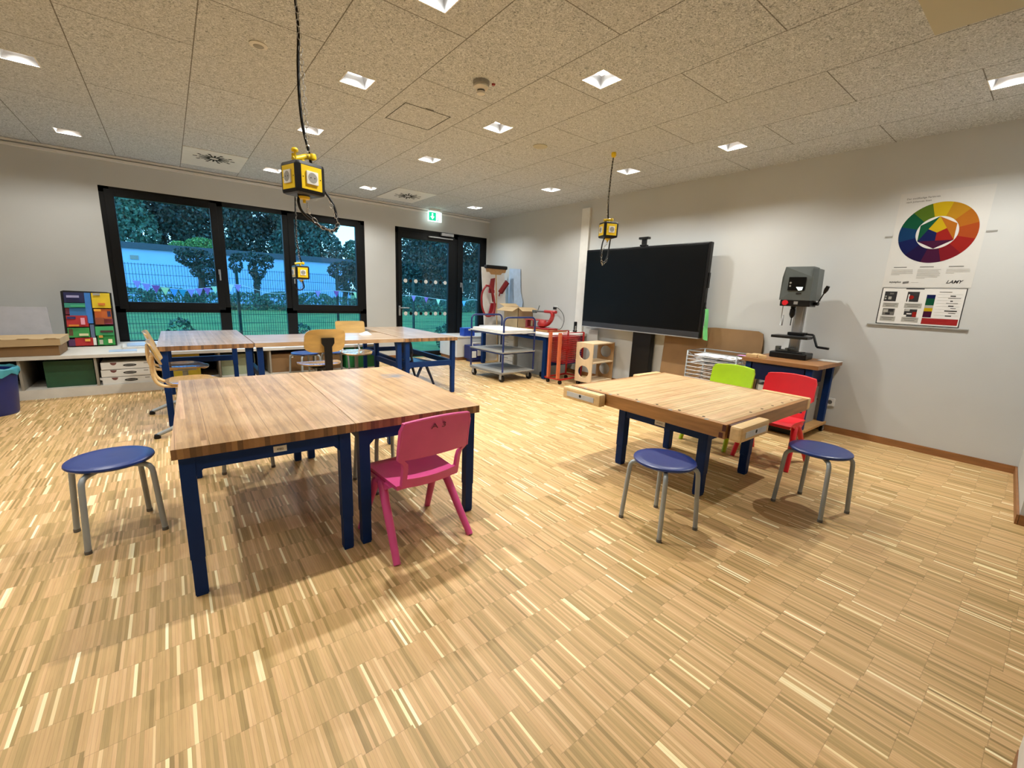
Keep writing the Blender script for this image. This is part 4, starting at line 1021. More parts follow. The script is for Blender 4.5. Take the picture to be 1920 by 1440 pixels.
for n_, (z, ya, yb, c_) in enumerate(((TZ[12]+.006, 2.12, 2.60, 'paint sheet with green and blue loops, second tray of the wire rack'), (TZ[11]+.006, 2.13, 2.62, 'paint sheet with a blue spot in the third tray of the wire rack'), (TZ[13]+.006, 2.11, 2.58, 'thin grey paint sheet in the topmost tray of the wire rack'))):
    t = thing('paint_sheet', c_, 'paper', (4.88, 2.36, z), 0, 'paint sheets drying in the wire rack')
    mb = MB(); nx = 10; vs = []; fs = []
    for j in range(2):
        for i in range(nx+1):
            vs.append((px0+.004+j*.34, ya+(yb-ya)*i/nx, z+.010*sin(i*.9+n_)**2))
    for i in range(nx): fs.append((i, i+1, nx+2+i, nx+1+i))
    mb.add(vs, fs, 0, True); mb.build('sheet', 'sheetwhite', t, True)
    mb = MB(); rr = random.Random(n_+2)
    for k in range(7):
        yy = rr.uniform(ya+.05, yb-.05); xx = px0+rr.uniform(.03, .25); mb.disc((xx, yy, z+.0125), (1, 0, 0), (0, 1, 0), rr.uniform(.015, .04), 12, k % 3, rr.uniform(.006, .018))
    mb.build('painting', ['bluefoil', 'palegreen', 'hue9'] if n_ else ['hue11', 'greyink', 'bluefoil'], t, True)
tag(MB().prism([(4.72, 2.10, .7105), (4.80, 2.10, .7105), (4.82, 2.02, .7105), (4.74, 2.02, .7105)], (0, 0, .003)).build('pink_note', pm('pink_paper', 'c98ac8', .7)), 'small pink paper note on the corner of the wire rack', 'paper')

# ------------------------------------------------------------------ drill bench
t = thing('drill_bench', 'blue steel workbench on castors with wooden top carrying the drill', 'workbench', (4.87, 1.62, 0))
dx0, dx1, dy0, dy1, dz = 4.535, 5.215, 1.295, 1.965, .728
MB().box(dx0, dx1, dy0, dy1, dz-.038, dz, .003).build('tabletop', pm('drill_bench_wood', '8d5f36', .45, var=.2, scale=5, stretch=(3, 1, 3)), t, True)
for x in (dx0+.03, dx1-.085):
    for y in (dy0+.048, dy1-.085):
        lg = MB().box(x, x+.055, y, y+.055, .075, dz-.038, .004).build('leg', 'blue', t, True)
for y in (dy0+.057, dy1-.057):
    for x in (dx0+.057, dx1-.057):
        w = MB().tube([(x, y-.012, .03), (x, y+.012, .03)], .03, 16).build('castor', 'blackp', t, True)
        MB().box(x-.016, x+.016, y-.018, y-.0135, .02, .07).box(x-.016, x+.016, y+.0135, y+.018, .02, .07).box(x-.02, x+.02, y-.018, y+.018, .062, .075).build('castor_fork', 'alu', w, True)
MB().box(dx0+.03, dx1-.03, dy0+.03, dy1-.03, .085, .108).build('lower_shelf', 'beech', t, True)
dr = MB().box(dx0+.022, dx1-.15, dy0+.11, dy1-.10, .52, dz-.04, .003).build('drawer', 'navydrawer', t, True)
MB().tube([(dx0+.022, 1.60, .60), (dx0+.010, 1.60, .60)], .009, 12).build('lock', 'chrome', dr, True)
t = thing('storage_tub', 'dark tub with a white label on the lower shelf of the drill bench', 'box', (4.88, 1.62, .108))
MB().prism([(4.62, 1.42, .109), (5.10, 1.42, .109), (5.10, 1.82, .109), (4.62, 1.82, .109)], (0, 0, .36)).build('tub', 'panelgrey', t, True)
MB().box(4.612, 4.62, 1.68, 1.80, .40, .46).build('label_card', 'white', t, True)
t = thing('tool_box', 'flat black box on the floor below the drill bench', 'box', (4.80, 1.62, 0))
MB().box(4.70, 5.05, 1.45, 1.82, 0, .072, .004).build('box_body', 'blackp', t, True)
# drill press, turned to the camera
t = thing('drill_press', 'grey bench drill with black feed crank standing on the drill bench', 'drill press', (4.975, 1.68, dz), radians(-86))
# local: front = -Y
MB().box(-.165, .165, -.125, .125, 0, .062, .012).box(-.12, .12, -.10, .02, .062, .072, .004).build('base', 'blackp', t)
MB().box(-.036, .036, .03, .10, .062, .60, .008).box(-.046, -.036, .045, .085, .062, .60).box(.036, .046, .045, .085, .062, .60).build('column', 'alu', t)
tb = MB().box(-.16, .16, -.175, .02, .205, .232, .006).box(-.065, .085, .0, .125, .232, .262, .006).build('work_table', 'blackp', t)
MB().tube([(.085, .07, .247), (.145, .06, .247), (.155, .055, .24), (.20, .03, .14), (.215, .02, .132)], .011, 10).tube([(.21, .02, .133), (.31, -.01, .130)], .012, 10).build('crank', 'blackp', tb)
hd = MB()
hd.prism([(-.145, -.155, .58), (.115, -.155, .58), (.115, -.155, .80), (.10, -.13, .90), (-.135, -.13, .90), (-.145, -.15, .80)], (0, .20, 0))
hd.prism([(.115, -.155, .58), (.115, .05, .58), (.155, .07, .58), (.155, -.11, .58)], (-.012, 0, .30))
bmh = MB()
hd.build('head', 'greymachine', t)
MB().box(-.135, .125, -.15, .06, .52, .581, .008).build('lower_housing', 'blackp', t)
pn = MB().box(-.085, .062, -.160, -.154, .672, .80, .002).build('control_panel', 'screen', t)
MB().disc((-.065, -.161, .745), (1, 0, 0), (0, 0, 1), .009, 12).disc((-.065, -.161, .715), (1, 0, 0), (0, 0, 1), .008, 12).build('buttons', 'panelgrey', pn)
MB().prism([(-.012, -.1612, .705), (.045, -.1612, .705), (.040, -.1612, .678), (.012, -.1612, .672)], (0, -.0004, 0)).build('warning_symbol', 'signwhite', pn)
MB().box(-.005, .04, -.158, -.154, .638, .652).build('slot', 'shade', t)
MB().tube([(-.085, -.15, .553), (-.085, -.172, .553)], .025, 18).build('stop_button', 'red', t)
MB().box(-.012, .022, -.155, -.150, .54, .568).build('switch', 'alu', t)
MB().tube([(.125, -.02, .552), (.165, -.03, .552)], .017, 12).tube([(.155, -.03, .552), (.20, -.05, .655)], .006, 8).tube([(.20, -.05, .655), (.212, -.055, .685), (.225, -.06, .72)], [.011, .019, .016], 12).build('feed_lever', 'blackp', t)
MB().lathe([(.022, .525), (.022, .505), (.016, .50), (.024, .49), (.026, .44), (.018, .42), (.008, .405)], c=(-.03, -.075, 0), n=16).tube([(-.03, -.075, .41), (-.03, -.075, .33)], .004, 8).build('chuck', 'blackp', t)
MB().tube([(-.115, -.10, .525), (-.115, -.10, .33)], .004, 8).tube([(-.098, -.10, .43), (-.098, -.10, .325)], .006, 8).build('depth_stop', 'alu', t)
t = thing('machine_vice', 'small grey machine vice on the foot of the drill', 'vice', (4.945, 1.69, dz+.073), radians(-86))
MB().box(-.115, .0, -.06, .012, 0, .012, .002).box(-.115, -.08, -.06, .012, .012, .042, .003).box(-.03, -.004, -.05, .0, .012, .03, .003).tube([(-.03, -.025, .022), (.05, -.025, .022)], .006, 8).build('vice_body', 'greymachine', t)
for n_, (x, y, l_, a) in enumerate(((4.60, 1.90, .10, .2), (4.68, 1.88, .09, .05), (4.60, 1.80, .07, .5))):
    tag(MB().cbox((x, y, dz+.016), (.05, l_, .030), a, .002).build('wood_block', 'beechlight'), ['small wood offcut at the rear left corner of the drill bench top', 'wood offcut beside the drill foot, nearer the wall', 'wood offcut at the front edge of the drill bench top'][n_], 'wood offcut', 'wood offcuts on the drill bench')
tag(MB().box(5.03, 5.19, 1.285, 1.46, dz+.001, dz+.006).build('paper_sheet', 'paper'), 'flat sheet of paper on the drill bench by the wall', 'paper')
t = thing('power_cable', 'black cable hanging down behind the drill bench', 'cable', (5.2, 1.5, 0))
MB().tube(smooth_path([(5.218, 1.45, .32), (5.205, 1.47, .25), (5.19, 1.50, .16), (5.18, 1.52, .116)], 5), .006, 8).build('cord', 'blackp', t, True)

# ------------------------------------------------------------------ long low shelf bench along the back
SX0, SX1, SY, SZ = -3.0, 2.42, 6.335, .442
t = thing('shelf_bench', 'long low white open shelf bench running along the window wall', 'shelf', (-.3, 6.9, 0))
MB().box(SX0, SX1, SY-.012, YB-.02, SZ-.036, SZ, .003).build('top_board', 'offwhite', t, True)
MB().box(SX0, SX1, SY+.005, YB-.06, 0, .098).build('plinth', 'offwhite', t, True)
for k in range(11):
    x = -2.92+.555*k
    if x > SX1-.02: break
    MB().box(x-.010, x+.010, SY+.01, YB-.08, .098, SZ-.036).build('divider', 'shelfside', t, True)
MB().box(SX1-.02, SX1, SY+.01, YB-.08, .098, SZ-.036).build('end_panel', 'offwhite', t, True)
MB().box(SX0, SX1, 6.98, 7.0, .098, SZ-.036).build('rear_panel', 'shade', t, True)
DV = [-2.92+.555*k for k in range(10)]      # ... -1.255 -.70 -.145 .41 .965 1.52 2.075
# dark green box
tag(MB().box(-1.10, -.725, 6.42, 6.95, .0985, .375, .003).build('storage_box', 'dgreen'), 'dark green box in the low shelf between the blue bin and the pizza boxes', 'box')
# pizza boxes
LB = ['topmost white pizza box of the stack in the low shelf', 'middle white pizza box of the stack in the low shelf', 'lowest white pizza box of the stack, its flap sticking out left']
for k in range(3):
    z0 = .0985+.083*(2-k)
    t = thing('pizza_box', LB[k], 'pizza box', (-.44, 6.56, z0), radians((1.0, -1.0, 0)[k]), 'pizza boxes stacked in the low shelf')
    w = .228
    mb = MB(); mb.box(-w, w, -.19, .26, 0, .077, .002)
    if k == 2: mb.prism([(-w, -.19, .05), (-w, -.15, .05), (-w-.018, -.15, .055), (-w-.018, -.19, .055)], (0, 0, .022))
    mb.build('carton', 'white', t)
    mb = MB()
    mb.disc((.01, -.1905, .040), (1, 0, 0), (0, 0, 1), .058, 24, 0, .016)
    mb.add([(-.125+.027*cos(a), -.1905, .074+.030*sin(a)) for a in [pi+pi*i/10 for i in range(11)]], [tuple(range(11))], 1)
    mb.quad((-.03, -.1908, .038), (.05, -.1908, .038), (.05, -.1908, .043), (-.03, -.1908, .043), 2)
    mb.quad((.13, -.1905, .05), (.17, -.1905, .05), (.17, -.1905, .062), (.13, -.1905, .062), 2)
    if k == 0: mb.quad((-.03, -.1908, -.0), (.05, -.1908, -.0), (.05, -.1908, .012), (-.03, -.1908, .012), 3)
    mb.build('printed_logo', ['ink', 'logored', 'greypaper', 'paper'], t)
tag(MB().box(-.115, .215, 6.45, 6.95, .0985, .385, .003).build('storage_box', 'boxyellow'), 'yellow box in the low shelf behind the far left workbench', 'box')
tag(MB().box(.43, .80, 6.45, 6.95, .0985, .36, .003).build('storage_box', 'palegreen'), 'pale grey green box in the low shelf, right of the yellow box', 'box')
t = thing('carton', 'brown cardboard carton with a small white sticker in the low shelf', 'box', (1.24, 6.4, .0985)); MB().box(.985, 1.50, 6.40, 6.95, .0985, .34, .003).build('carton_body', 'card', t, True)
MB().box(1.20, 1.25, 6.3985, 6.4, .285, .325).build('sticker', 'white', t, True)
tag(MB().box(1.545, 1.90, 6.40, 6.95, .0985, .33, .003).build('carton', 'card'), 'brown cardboard carton in the low shelf left of the bright green box', 'box')
tag(MB().box(1.93, 2.055, 6.345, 6.9, .0985, .40, .003).build('storage_box', 'boxgreen').__class__ and MB().box(2.09, 2.39, 6.345, 6.9, .0985, .40, .003).build('storage_box', 'boxgreen'), 'wide bright green box at the right end of the low shelf', 'box')
tag(bpy.data.objects['storage_box.003'], 'narrow bright green box beside the wide green box in the low shelf', 'box')
# art work
t = thing('painted_relief', 'tall cardboard relief of many painted bright boxes standing left of the window', 'artwork', (-.80, 7.3, SZ), radians(0))
ax0, ax1, ay, az0, az1 = -1.0, -.565, 7.10, SZ+.001, 1.085
def AT(u, v, o=0.):  # u,v in 0..1 ; leaning back slightly
    return (ax0+u*(ax1-ax0)-.012*(1-v)*0, ay+.16*v-o, az0+v*(az1-az0))
mb = MB(); mb.prism([AT(0, 0), AT(1, 0), AT(1, .975), AT(.90, .99), AT(.05, 1), AT(0, .985)], (0, .05, 0)); mb.build('backing_board', 'shade', t, True)
art = [('0a0f4a', .06, .46, .79, .97), ('2a74c8', .46, .58, .42, .97), ('e0c012', .60, .97, .70, .97), ('6e3a10', .88, .97, .76, .96), ('1f6aa8', .14, .46, .56, .70), ('2a8a78', .06, .46, .70, .78), ('6e1430', .06, .14, .58, .72),
       ('b0181c', .06, .48, .36, .56), ('1c1a5c', .08, .24, .50, .54), ('c8601c', .62, .96, .42, .68), ('26204e', .88, .95, .54, .64), ('8a3a12', .62, .80, .40, .52), ('8a2a4a', .80, .97, .40, .50), ('2f8f3f', .06, .48, .17, .34),
       ('2f9a5a', .60, .97, .20, .36), ('1f8f3a', .62, .97, .02, .20), ('b01618', .18, .54, .02, .16), ('4a1c4e', .06, .18, .02, .14), ('5a6a8a', .50, .58, .14, .40), ('7a4430', .08, .16, .20, .32)]
rel = MB(); mats = []
for i, (hx, u0, u1, v0, v1) in enumerate(art):
    mats.append(pm('paint', hx, .55, var=.08)); o = .022+.010*(i % 3)
    rel.prism([AT(u0, v0), AT(u1, v0), AT(u1, v1), AT(u0, v1)], (0, -o, 0), i)
sm = [('9a98c0', .12, .36, .88, .92), ('9c9c94', .64, .78, .93, .97), ('d07018', .72, .86, .75, .79), ('e8a020', .62, .76, .64, .68), ('e89ab0', .34, .42, .40, .52), ('d8d0a0', .28, .46, .20, .24), ('d07a18', .10, .30, .37, .40), ('e8b040', .38, .48, .10, .14), ('e8dcb0', .84, .92, .06, .13), ('d8d8d0', .54, .60, .03, .16), ('b0b098', .66, .73, .04, .12), ('c09030', .66, .74, .16, .20), ('3c1c10', .70, .96, .255, .29), ('38a878', .18, .46, .715, .75)]
for hx, u0, u1, v0, v1 in sm:
    mats.append(pm('paint', hx, .55, var=.05)); rel.prism([AT(u0, v0, .045), AT(u1, v0, .045), AT(u1, v1, .045), AT(u0, v1, .045)], (0, -.012, 0), len(mats)-1)
ob = rel.build('painted_boxes', [m for m in mats], t, True)
# cardboard trays stack at far left on the shelf, with a grey board behind
t = thing('cardboard_box', 'long low brown cardboard box at the left end of the shelf bench', 'box', (-1.40, 6.65, SZ))
MB().box(-1.95, -.955, 6.36, 6.82, SZ+.001, SZ+.10, .003).build('box_body', 'card', t, True)
mb = MB(); mb.prism([(-1.99, 6.335, SZ+.096), (-.935, 6.335, SZ+.108), (-.935, 6.335, SZ+.178), (-1.99, 6.335, SZ+.168)], (0, .52, 0)); mb.build('lid', 'cardlight', t, True)
mb = MB()
for k in range(4): mb.prism([(-1.62+.19*k, 6.33, SZ+.178), (-1.52+.19*k, 6.33, SZ+.178), (-1.535+.19*k, 6.33, SZ+.185), (-1.60+.19*k, 6.33, SZ+.185)], (0, .09, 0))
mb.build('torn_edge', 'cardlight', t, True)
tag(MB().prism([(-1.95, 6.88, SZ+.002), (-1.055, 6.88, SZ+.002), (-1.09, 7.00, .905), (-1.95, 7.00, .905)], (0, .015, 0)).build('grey_board', pm('grey_translucent_board', 'a9abb4', .4, var=.06)), 'plain grey board standing behind the cardboard box at far left', 'board')
for n_, (x0, x1, y0, y1, z0, z1, m_, lb) in enumerate(((-.50, -.22, 6.72, 7.05, SZ+.0005, SZ+.022, 'white', 'lower white book lying on the shelf bench under the window'), (-.46, -.23, 6.76, 7.02, SZ+.0225, SZ+.036, 'bluefoil', 'upper pale book on the pile under the window'), (-.60, -.36, 6.48, 6.68, SZ+.0005, SZ+.004, 'bluefoil', 'loose pale sheet of paper before the painted relief'))):
    tag(MB().cbox(((x0+x1)/2, (y0+y1)/2, (z0+z1)/2), (x1-x0, y1-y0, z1-z0), radians(4), .001).build('book' if n_ < 2 else 'paper_sheet', m_), lb, 'book' if n_ < 2 else 'paper')
# blue bin
t = thing('waste_bin', 'dark blue plastic waste bin with turquoise bag at the left edge', 'waste bin', (-1.375, 5.83, 0))
MB().lathe([(.17, 0), (.178, .02), (.205, .385), (.215, .39), (.215, .405), (.200, .405), (.172, .03), (.001, .025)], n=36).build('bin_body', 'binblue', t)
mb = MB(); n = 36; prof = [(.199, .33), (.203, .402), (.210, .425), (.222, .412), (.2205, .36)]; vs = []; fs = []; rr = random.Random(2)
for i, (r, z) in enumerate(prof):
    for j in range(n): vs.append(((r+(.004*sin(j*2.3) if i > 2 else 0))*cos(2*pi*j/n), (r+(.004*sin(j*2.3) if i > 2 else 0))*sin(2*pi*j/n), z+(rr.uniform(-.02, .02) if i == 4 else .006*sin(j*1.7) if i == 2 else 0)))
for i in range(len(prof)-1):
    for j in range(n): fs.append((i*n+j, i*n+(j+1) % n, (i+1)*n+(j+1) % n, (i+1)*n+j))
mb.add(vs, fs, 0, True); mb.build('bin_bag', 'bag', t)

# ------------------------------------------------------------------ trolley
t = thing('shelf_trolley', 'blue tube trolley with three shelves, castors and white board on top', 'trolley', (3.92, 5.22, 0), radians(3))
# local frame centred; x = width .62, y = length .78
tw, tl = .30, .385
for sx in (-1, 1):
    for sy in (-1, 1):
        pass
for sy in (-1, 1):
    y = sy*tl
    pts = [(-tw, y, .13), (-tw, y, .86)]+[(-tw+.07-.07*cos(a), y, .86+.07*sin(a)) for a in (pi/8, pi/4, 3*pi/8, pi/2)]
    pts += [(-x, yy, z) for x, yy, z in reversed(pts)]
    MB().tube(pts, .0135, 10).build('push_handle', 'bluesteel2', t)
for z, mt in ((.135, 'panelgrey'), (.425, 'panelgrey'), (.70, 'white')):
    mb = MB().box(-tw-.015, tw+.015, -tl-.015, tl+.015, z, z+.018, .003)
    sh = mb.build('shelf', mt, t)
    MB().tube([(-tw, -tl, z-.012), (tw, -tl, z-.012), (tw, tl, z-.012), (-tw, tl, z-.012)], .011, 8, True).build('shelf_rail', 'bluesteel2' if z > .2 else 'alu', sh)
for sx in (-1, 1):
    for sy in (-1, 1):
        x, y = sx*(tw-.03), sy*(tl-.05)
        w = MB().tube([(x-.014, y, .05), (x+.014, y, .05)], .05, 18).build('castor', 'blackp', t)
        MB().box(x-.024, x-.017, y-.02, y+.025, .04, .12).box(x+.017, x+.024, y-.02, y+.025, .04, .12).box(x-.03, x+.03, y-.03, y+.035, .116, .124).build('castor_fork', 'alu', w)
tag(MB().cbox((3.93, 5.22, .734), (.60, .74, .03), radians(3.5), .008).build('white_board', 'foam'), 'thick white board lying on top of the trolley', 'board')

# ------------------------------------------------------------------ corner workbench and what is on and under it
t = thing('corner_workbench', 'blue legged workbench with white top in the corner, behind the trolley', 'workbench', (4.8, 5.6, 0))
MB().box(4.36, XR-.01, 4.70, 6.52, .645, .685, .004).build('worktop', 'white', t, True)
for x in (4.385, XR-.09):
    for y in (4.75, 6.42): MB().box(x, x+.065, y, y+.065, .02, .645, .004).box(x+.004, x+.061, y+.004, y+.061, 0, .02).build('leg', 'blue', t, True)
MB().box(4.45, 5.14, 4.765, 4.80, .20, .26).box(5.155, 5.19, 4.815, 6.42, .585, .643).box(4.39, 4.425, 4.815, 6.42, .585, .643).build('cross_rails', 'blue', t, True)
t = thing('drawer_unit', 'white drawer unit under the corner workbench behind the trolley', 'drawer unit', (4.8, 5.95, 0))
MB().box(4.60, 5.05, 5.78, 6.22, .0, .58, .004).build('carcass', 'white', t, True)
for k in range(6):
    d_ = MB().box(4.588, 4.60, 5.79, 6.21, .02+.092*k, .105+.092*k, .002).build('drawer', 'offwhite', t, True)
    MB().box(4.578, 4.588, 5.93, 6.07, .058+.092*k, .068+.092*k, .002).build('drawer_handle', 'panelgrey', d_, True)
tag(MB().box(4.55, 5.10, 4.98, 5.62, 0.0, .56, .004).build('grey_cabinet', 'panelgrey'), 'plain grey cabinet under the corner workbench', 'cabinet')
tag(MB().cbox((4.52, 4.90, .045), (.12, .12, .09), .3, .03).build('black_bag', 'blackp'), 'small black bag on the floor by the leg of the corner workbench', 'bag')
t = thing('machine_case', 'blue and white machine on the floor left of the drawer unit', 'machine', (4.45, 6.65, 0))
MB().box(4.25, 4.56, 6.56, 6.84, .05, .30, .01).box(4.28, 4.53, 6.6, 6.8, 0, .05).build('case_body', 'binblue', t, True)
MB().box(4.245, 4.33, 6.545, 6.558, .09, .21, .003).box(4.36, 4.50, 6.545, 6.558, .12, .24, .003).build('front_trim', 'white', t, True)
MB().tube([(4.28, 6.6, .30), (4.28, 6.6, .35), (4.53, 6.6, .35), (4.53, 6.6, .30)], .012, 8).build('carry_handle', 'white', t, True)
t = thing('blue_case', 'bright blue case standing on the low white bench below the side light', 'case', (4.40, 6.98, .445))
MB().box(4.28, 4.52, 6.90, 7.06, .446, .60, .01).build('case_body', pm('bright_blue_plastic', '1a3fb0', .4), t, True); MB().box(4.37, 4.43, 6.894, 6.90, .55, .585).build('sticker', 'white', t, True)
# boards in the corner
t = thing('foam_board', 'tall white foam board leaning in the corner behind the trolley', 'board', (4.9, 6.7, 0))
MB().prism([(4.60, 6.62, 0), (5.12, 6.62, 0), (5.12, 6.84, 1.73), (4.60, 6.84, 1.73)], (0, .018, 0)).build('board_sheet', 'foam', t, True)
t = thing('plastic_foil', 'pale blue translucent foil leaning on the right wall beside the foam board', 'foil', (5.2, 6.5, .69))
MB().prism([(5.19, 6.76, .70), (5.19, 6.50, .70), (5.20, 6.36, .95), (5.205, 6.34, 1.12), (5.21, 6.42, 1.30), (5.215, 6.46, 1.72), (5.215, 6.80, 1.74)], (.006, 0, 0)).build('foil_sheet', 'bluefoil', t, True)
t = thing('broom', 'broom with black bristles standing upside down against the foam board', 'broom', (4.83, 6.60, .0))
MB().tube([(4.815, 6.54, .0), (4.825, 6.70, 1.66)], .012, 10).build('handle', 'beechlight', t, True)
mb = MB(); mb.prism([(4.64, 6.68, 1.64), (5.03, 6.68, 1.64), (5.05, 6.68, 1.70), (4.62, 6.68, 1.70)], (0, .06, 0)); mb.prism([(4.74, 6.675, 1.60), (4.92, 6.675, 1.60), (4.96, 6.675, 1.64), (4.70, 6.675, 1.64)], (0, .06, 0)); mb.build('broom_head', 'beech', t, True)
MB().box(4.59, 5.07, 6.66, 6.755, 1.70, 1.765, .02).build('bristles', pm('bristle', '08080a', .9, bump=.4, bscale=120), t, True)
t = thing('red_hose', 'dark red hose coiled in a loop on the left edge of the foam board', 'hose', (4.6, 6.62, 1.2))
MB().tube(smooth_path([(4.54, 6.58, 1.40), (4.44, 6.57, 1.25), (4.44, 6.56, 1.02), (4.52, 6.55, .86), (4.64, 6.55, .86), (4.72, 6.57, 1.0), (4.72, 6.60, 1.2), (4.66, 6.62, 1.36), (4.57, 6.62, 1.39), (4.53, 6.60, 1.36)], 6), .018, 10).build('hose_loop', 'dred', t, True)
t = thing('dustpan', 'dark red dustpan hanging on the foam board left of the broom handle', 'dustpan', (4.70, 6.66, 1.35))
MB().prism([(4.66, 6.68, 1.28), (4.78, 6.68, 1.28), (4.80, 6.68, 1.54), (4.71, 6.68, 1.52)], (0, .02, 0)).prism([(4.66, 6.66, 1.26), (4.78, 6.66, 1.26), (4.78, 6.66, 1.32), (4.66, 6.66, 1.32)], (0, .03, 0)).build('pan', 'dred', t, True)
MB().tube([(4.72, 6.67, 1.29), (4.74, 6.645, 1.10)], .014, 8).build('grip', 'dred', t, True)
t = thing('hand_brush', 'dark red hand brush hanging slanted right of the broom handle', 'brush', (4.95, 6.66, 1.35))
MB().cbox((4.98, 6.655, 1.38), (.085, .035, .27), 0, .01, 0, 0, radians(38)).build('brush_head', 'dred', t, True); MB().cbox((5.01, 6.64, 1.36), (.03, .03, .25), 0, .006, 0, 0, radians(38)).build('bristles', pm('red_bristle', '5e0c10', .9), t, True)
MB().tube([(4.91, 6.655, 1.285), (4.875, 6.645, 1.21)], .012, 8).build('grip', 'dred', t, True)
t = thing('red_scraper', 'dark red flat squeegee lower on the foam board, left of the broom handle', 'squeegee', (4.70, 6.6, .98))
MB().prism([(4.60, 6.595, .84), (4.76, 6.595, .84), (4.80, 6.62, 1.08), (4.68, 6.62, 1.08)], (0, .015, 0)).build('blade', 'dred', t, True)
# open cardboard box
t = thing('open_carton', 'cardboard box with open flaps like a roof on the corner workbench', 'box', (4.85, 5.93, .685))
bx = (4.72, 5.06, 5.86, 6.26); bz = .686
zt_ = bz+.345
MB().box(bx[0], bx[1], bx[2], bx[3], bz, bz+.008).box(bx[0], bx[0]+.008, bx[2], bx[3], bz, zt_).box(bx[1]-.008, bx[1], bx[2], bx[3], bz, zt_).box(bx[0], bx[1], bx[2], bx[2]+.008, bz, zt_).box(bx[0], bx[1], bx[3]-.008, bx[3], bz, zt_).build('carton_body', 'cardlight', t, True)
f_ = 'cardlight'
MB().prism([(bx[0], bx[2], zt_+.001), (bx[0], bx[3], zt_+.001), (bx[0]-.15, bx[3]+.03, zt_-.065), (bx[0]-.15, bx[2]-.03, zt_-.065)], (0, 0, .006)).build('flap', f_, t, True)
MB().prism([(bx[0], bx[2], zt_+.001), (bx[1], bx[2], zt_+.001), (bx[1]+.03, bx[2]-.15, zt_-.055), (bx[0]-.03, bx[2]-.15, zt_-.055)], (0, 0, .006)).build('flap', f_, t, True)
MB().prism([(bx[0], bx[3], zt_+.001), (bx[1], bx[3], zt_+.001), (bx[1]+.02, bx[3]+.13, zt_+.05), (bx[0]-.02, bx[3]+.13, zt_+.05)], (0, 0, .006)).build('flap', f_, t, True)
# scroll saw
tag(MB().box(4.62, 5.05, 4.98, 5.64, .686, .708, .003).build('saw_board', 'oakside'), 'brown wooden board under the red scroll saw', 'board')
t = thing('scroll_saw', 'red scroll saw with curved arm on the corner workbench', 'scroll saw', (4.85, 5.3, .708))
MB().box(4.74, 4.96, 5.10, 5.62, .709, .735, .01).build('base', 'redmetal', t, True)
MB().lathe([(.04, .735), (.085, .76), (.09, .80), (.06, .85), (.02, .86)], c=(4.85, 5.36, 0), n=20).build('motor_housing', 'redmetal', t, True)
arm = smooth_path([(4.85, 5.40, .76), (4.85, 5.24, .80), (4.85, 5.15, .88), (4.85, 5.13, .96), (4.85, 5.16, 1.0)], 5)
MB().tube(arm, [.035]*len(arm), 12).tube([(4.85, 5.05, 1.0), (4.85, 5.32, 1.0)], .024, 12).build('curved_arm', 'redmetal', t, True)
MB().tube([(4.85, 5.28, .998), (4.85, 5.56, .99)], .014, 10).box(4.83, 4.87, 5.53, 5.62, .96, 1.01, .006).tube([(4.85, 5.50, .99), (4.85, 5.46, 1.09)], .006, 8).build('upper_arm', 'greymachine', t, True)
MB().box(4.70, 5.0, 5.38, 5.66, .845, .857, .003).tube([(4.85, 5.58, .735), (4.85, 5.58, .845)], .02, 10).build('saw_table', 'redmetal', t, True)
MB().box(4.76, 4.84, 5.645, 5.70, .687, .84, .008).build('switch_box', 'dred', t, True)
MB().tube(smooth_path([(5.17, 5.44, 1.05), (5.17, 5.36, 1.06), (5.16, 5.22, .98), (5.14, 5.15, .86), (5.12, 5.20, .72), (5.04, 5.25, .722)], 6), .005, 8).build('mains_lead', 'blackp', t, True)
# red drying rack
t = thing('red_drying_rack', 'red wire drying rack with orange end posts beside the birch box', 'drying rack', (4.5, 4.45, 0))
ra, rb, rc = Vector((4.42, 4.62, 0)), Vector((4.33, 4.345, 0)), Vector((4.62, 4.40, 0))
ex = Vector((.90, .12, 0)).normalized(); ey = Vector((-.12, .90, 0)).normalized()
o = Vector((4.315, 4.325, 0)); RW, RD, RH = .50, .285, .745
def RP(a, b, z): p = o+ex*a+ey*b; return (p.x, p.y, z)
mb = MB()
for b in (0, RD): mb.beam(RP(0, b, .075), RP(RW, b, .075), .022, .022)
for a in (0, RW): mb.beam(RP(a, 0, .075), RP(a, RD, .075), .022, .022)
mb.beam(RP(0, 0, RH), RP(RW, 0, RH), .012, .012); mb.beam(RP(0, RD, RH), RP(RW, RD, RH), .012, .012)
for b in (0, RD): mb.beam(RP(RW, b, .075), RP(RW, b, RH), .02, .02)
mb.build('rack_frame', 'redmetal', t, True)
for b in (.05, RD-.06): MB().beam(RP(0, b, .085), RP(0, b, RH), .05, .03, 0, ey).build('end_post', 'orange', t, True)
for k in range(14):
    z = .31+.029*k; mb = MB()
    mb.beam(RP(.03, .0, z), RP(RW-.02, .0, z), .006, .006).beam(RP(.03, RD, z), RP(RW-.02, RD, z), .006, .006)
    for q in range(9): mb.beam(RP(.03+q*(RW-.05)/8, 0, z), RP(.03+q*(RW-.05)/8, RD, z), .004, .004)
    mb.build('wire_tray', 'redmetal', t, True)
for a in (.03, RW-.03):
    for b in (.03, RD-.03):
        p = RP(a, b, 0); MB().tube([(p[0]-.012, p[1], .03), (p[0]+.012, p[1], .03)], .03, 14).build('castor', 'blackp', t, True)
t = thing('hand_tool', 'small black and grey tool standing on top of the red drying rack', 'tool', RP(.30, .20, RH+.008))
t.location = Vector(RP(.30, .02, RH+.007))
MB().box(-.025, .025, -.02, .02, 0, .03, .006).box(-.018, .022, -.018, .018, .03, .15, .01).build('tool_body', 'blackp', t)
MB().box(-.022, .0, -.021, -.015, .02, .09, .003).build('grey_clip', 'alu', t)
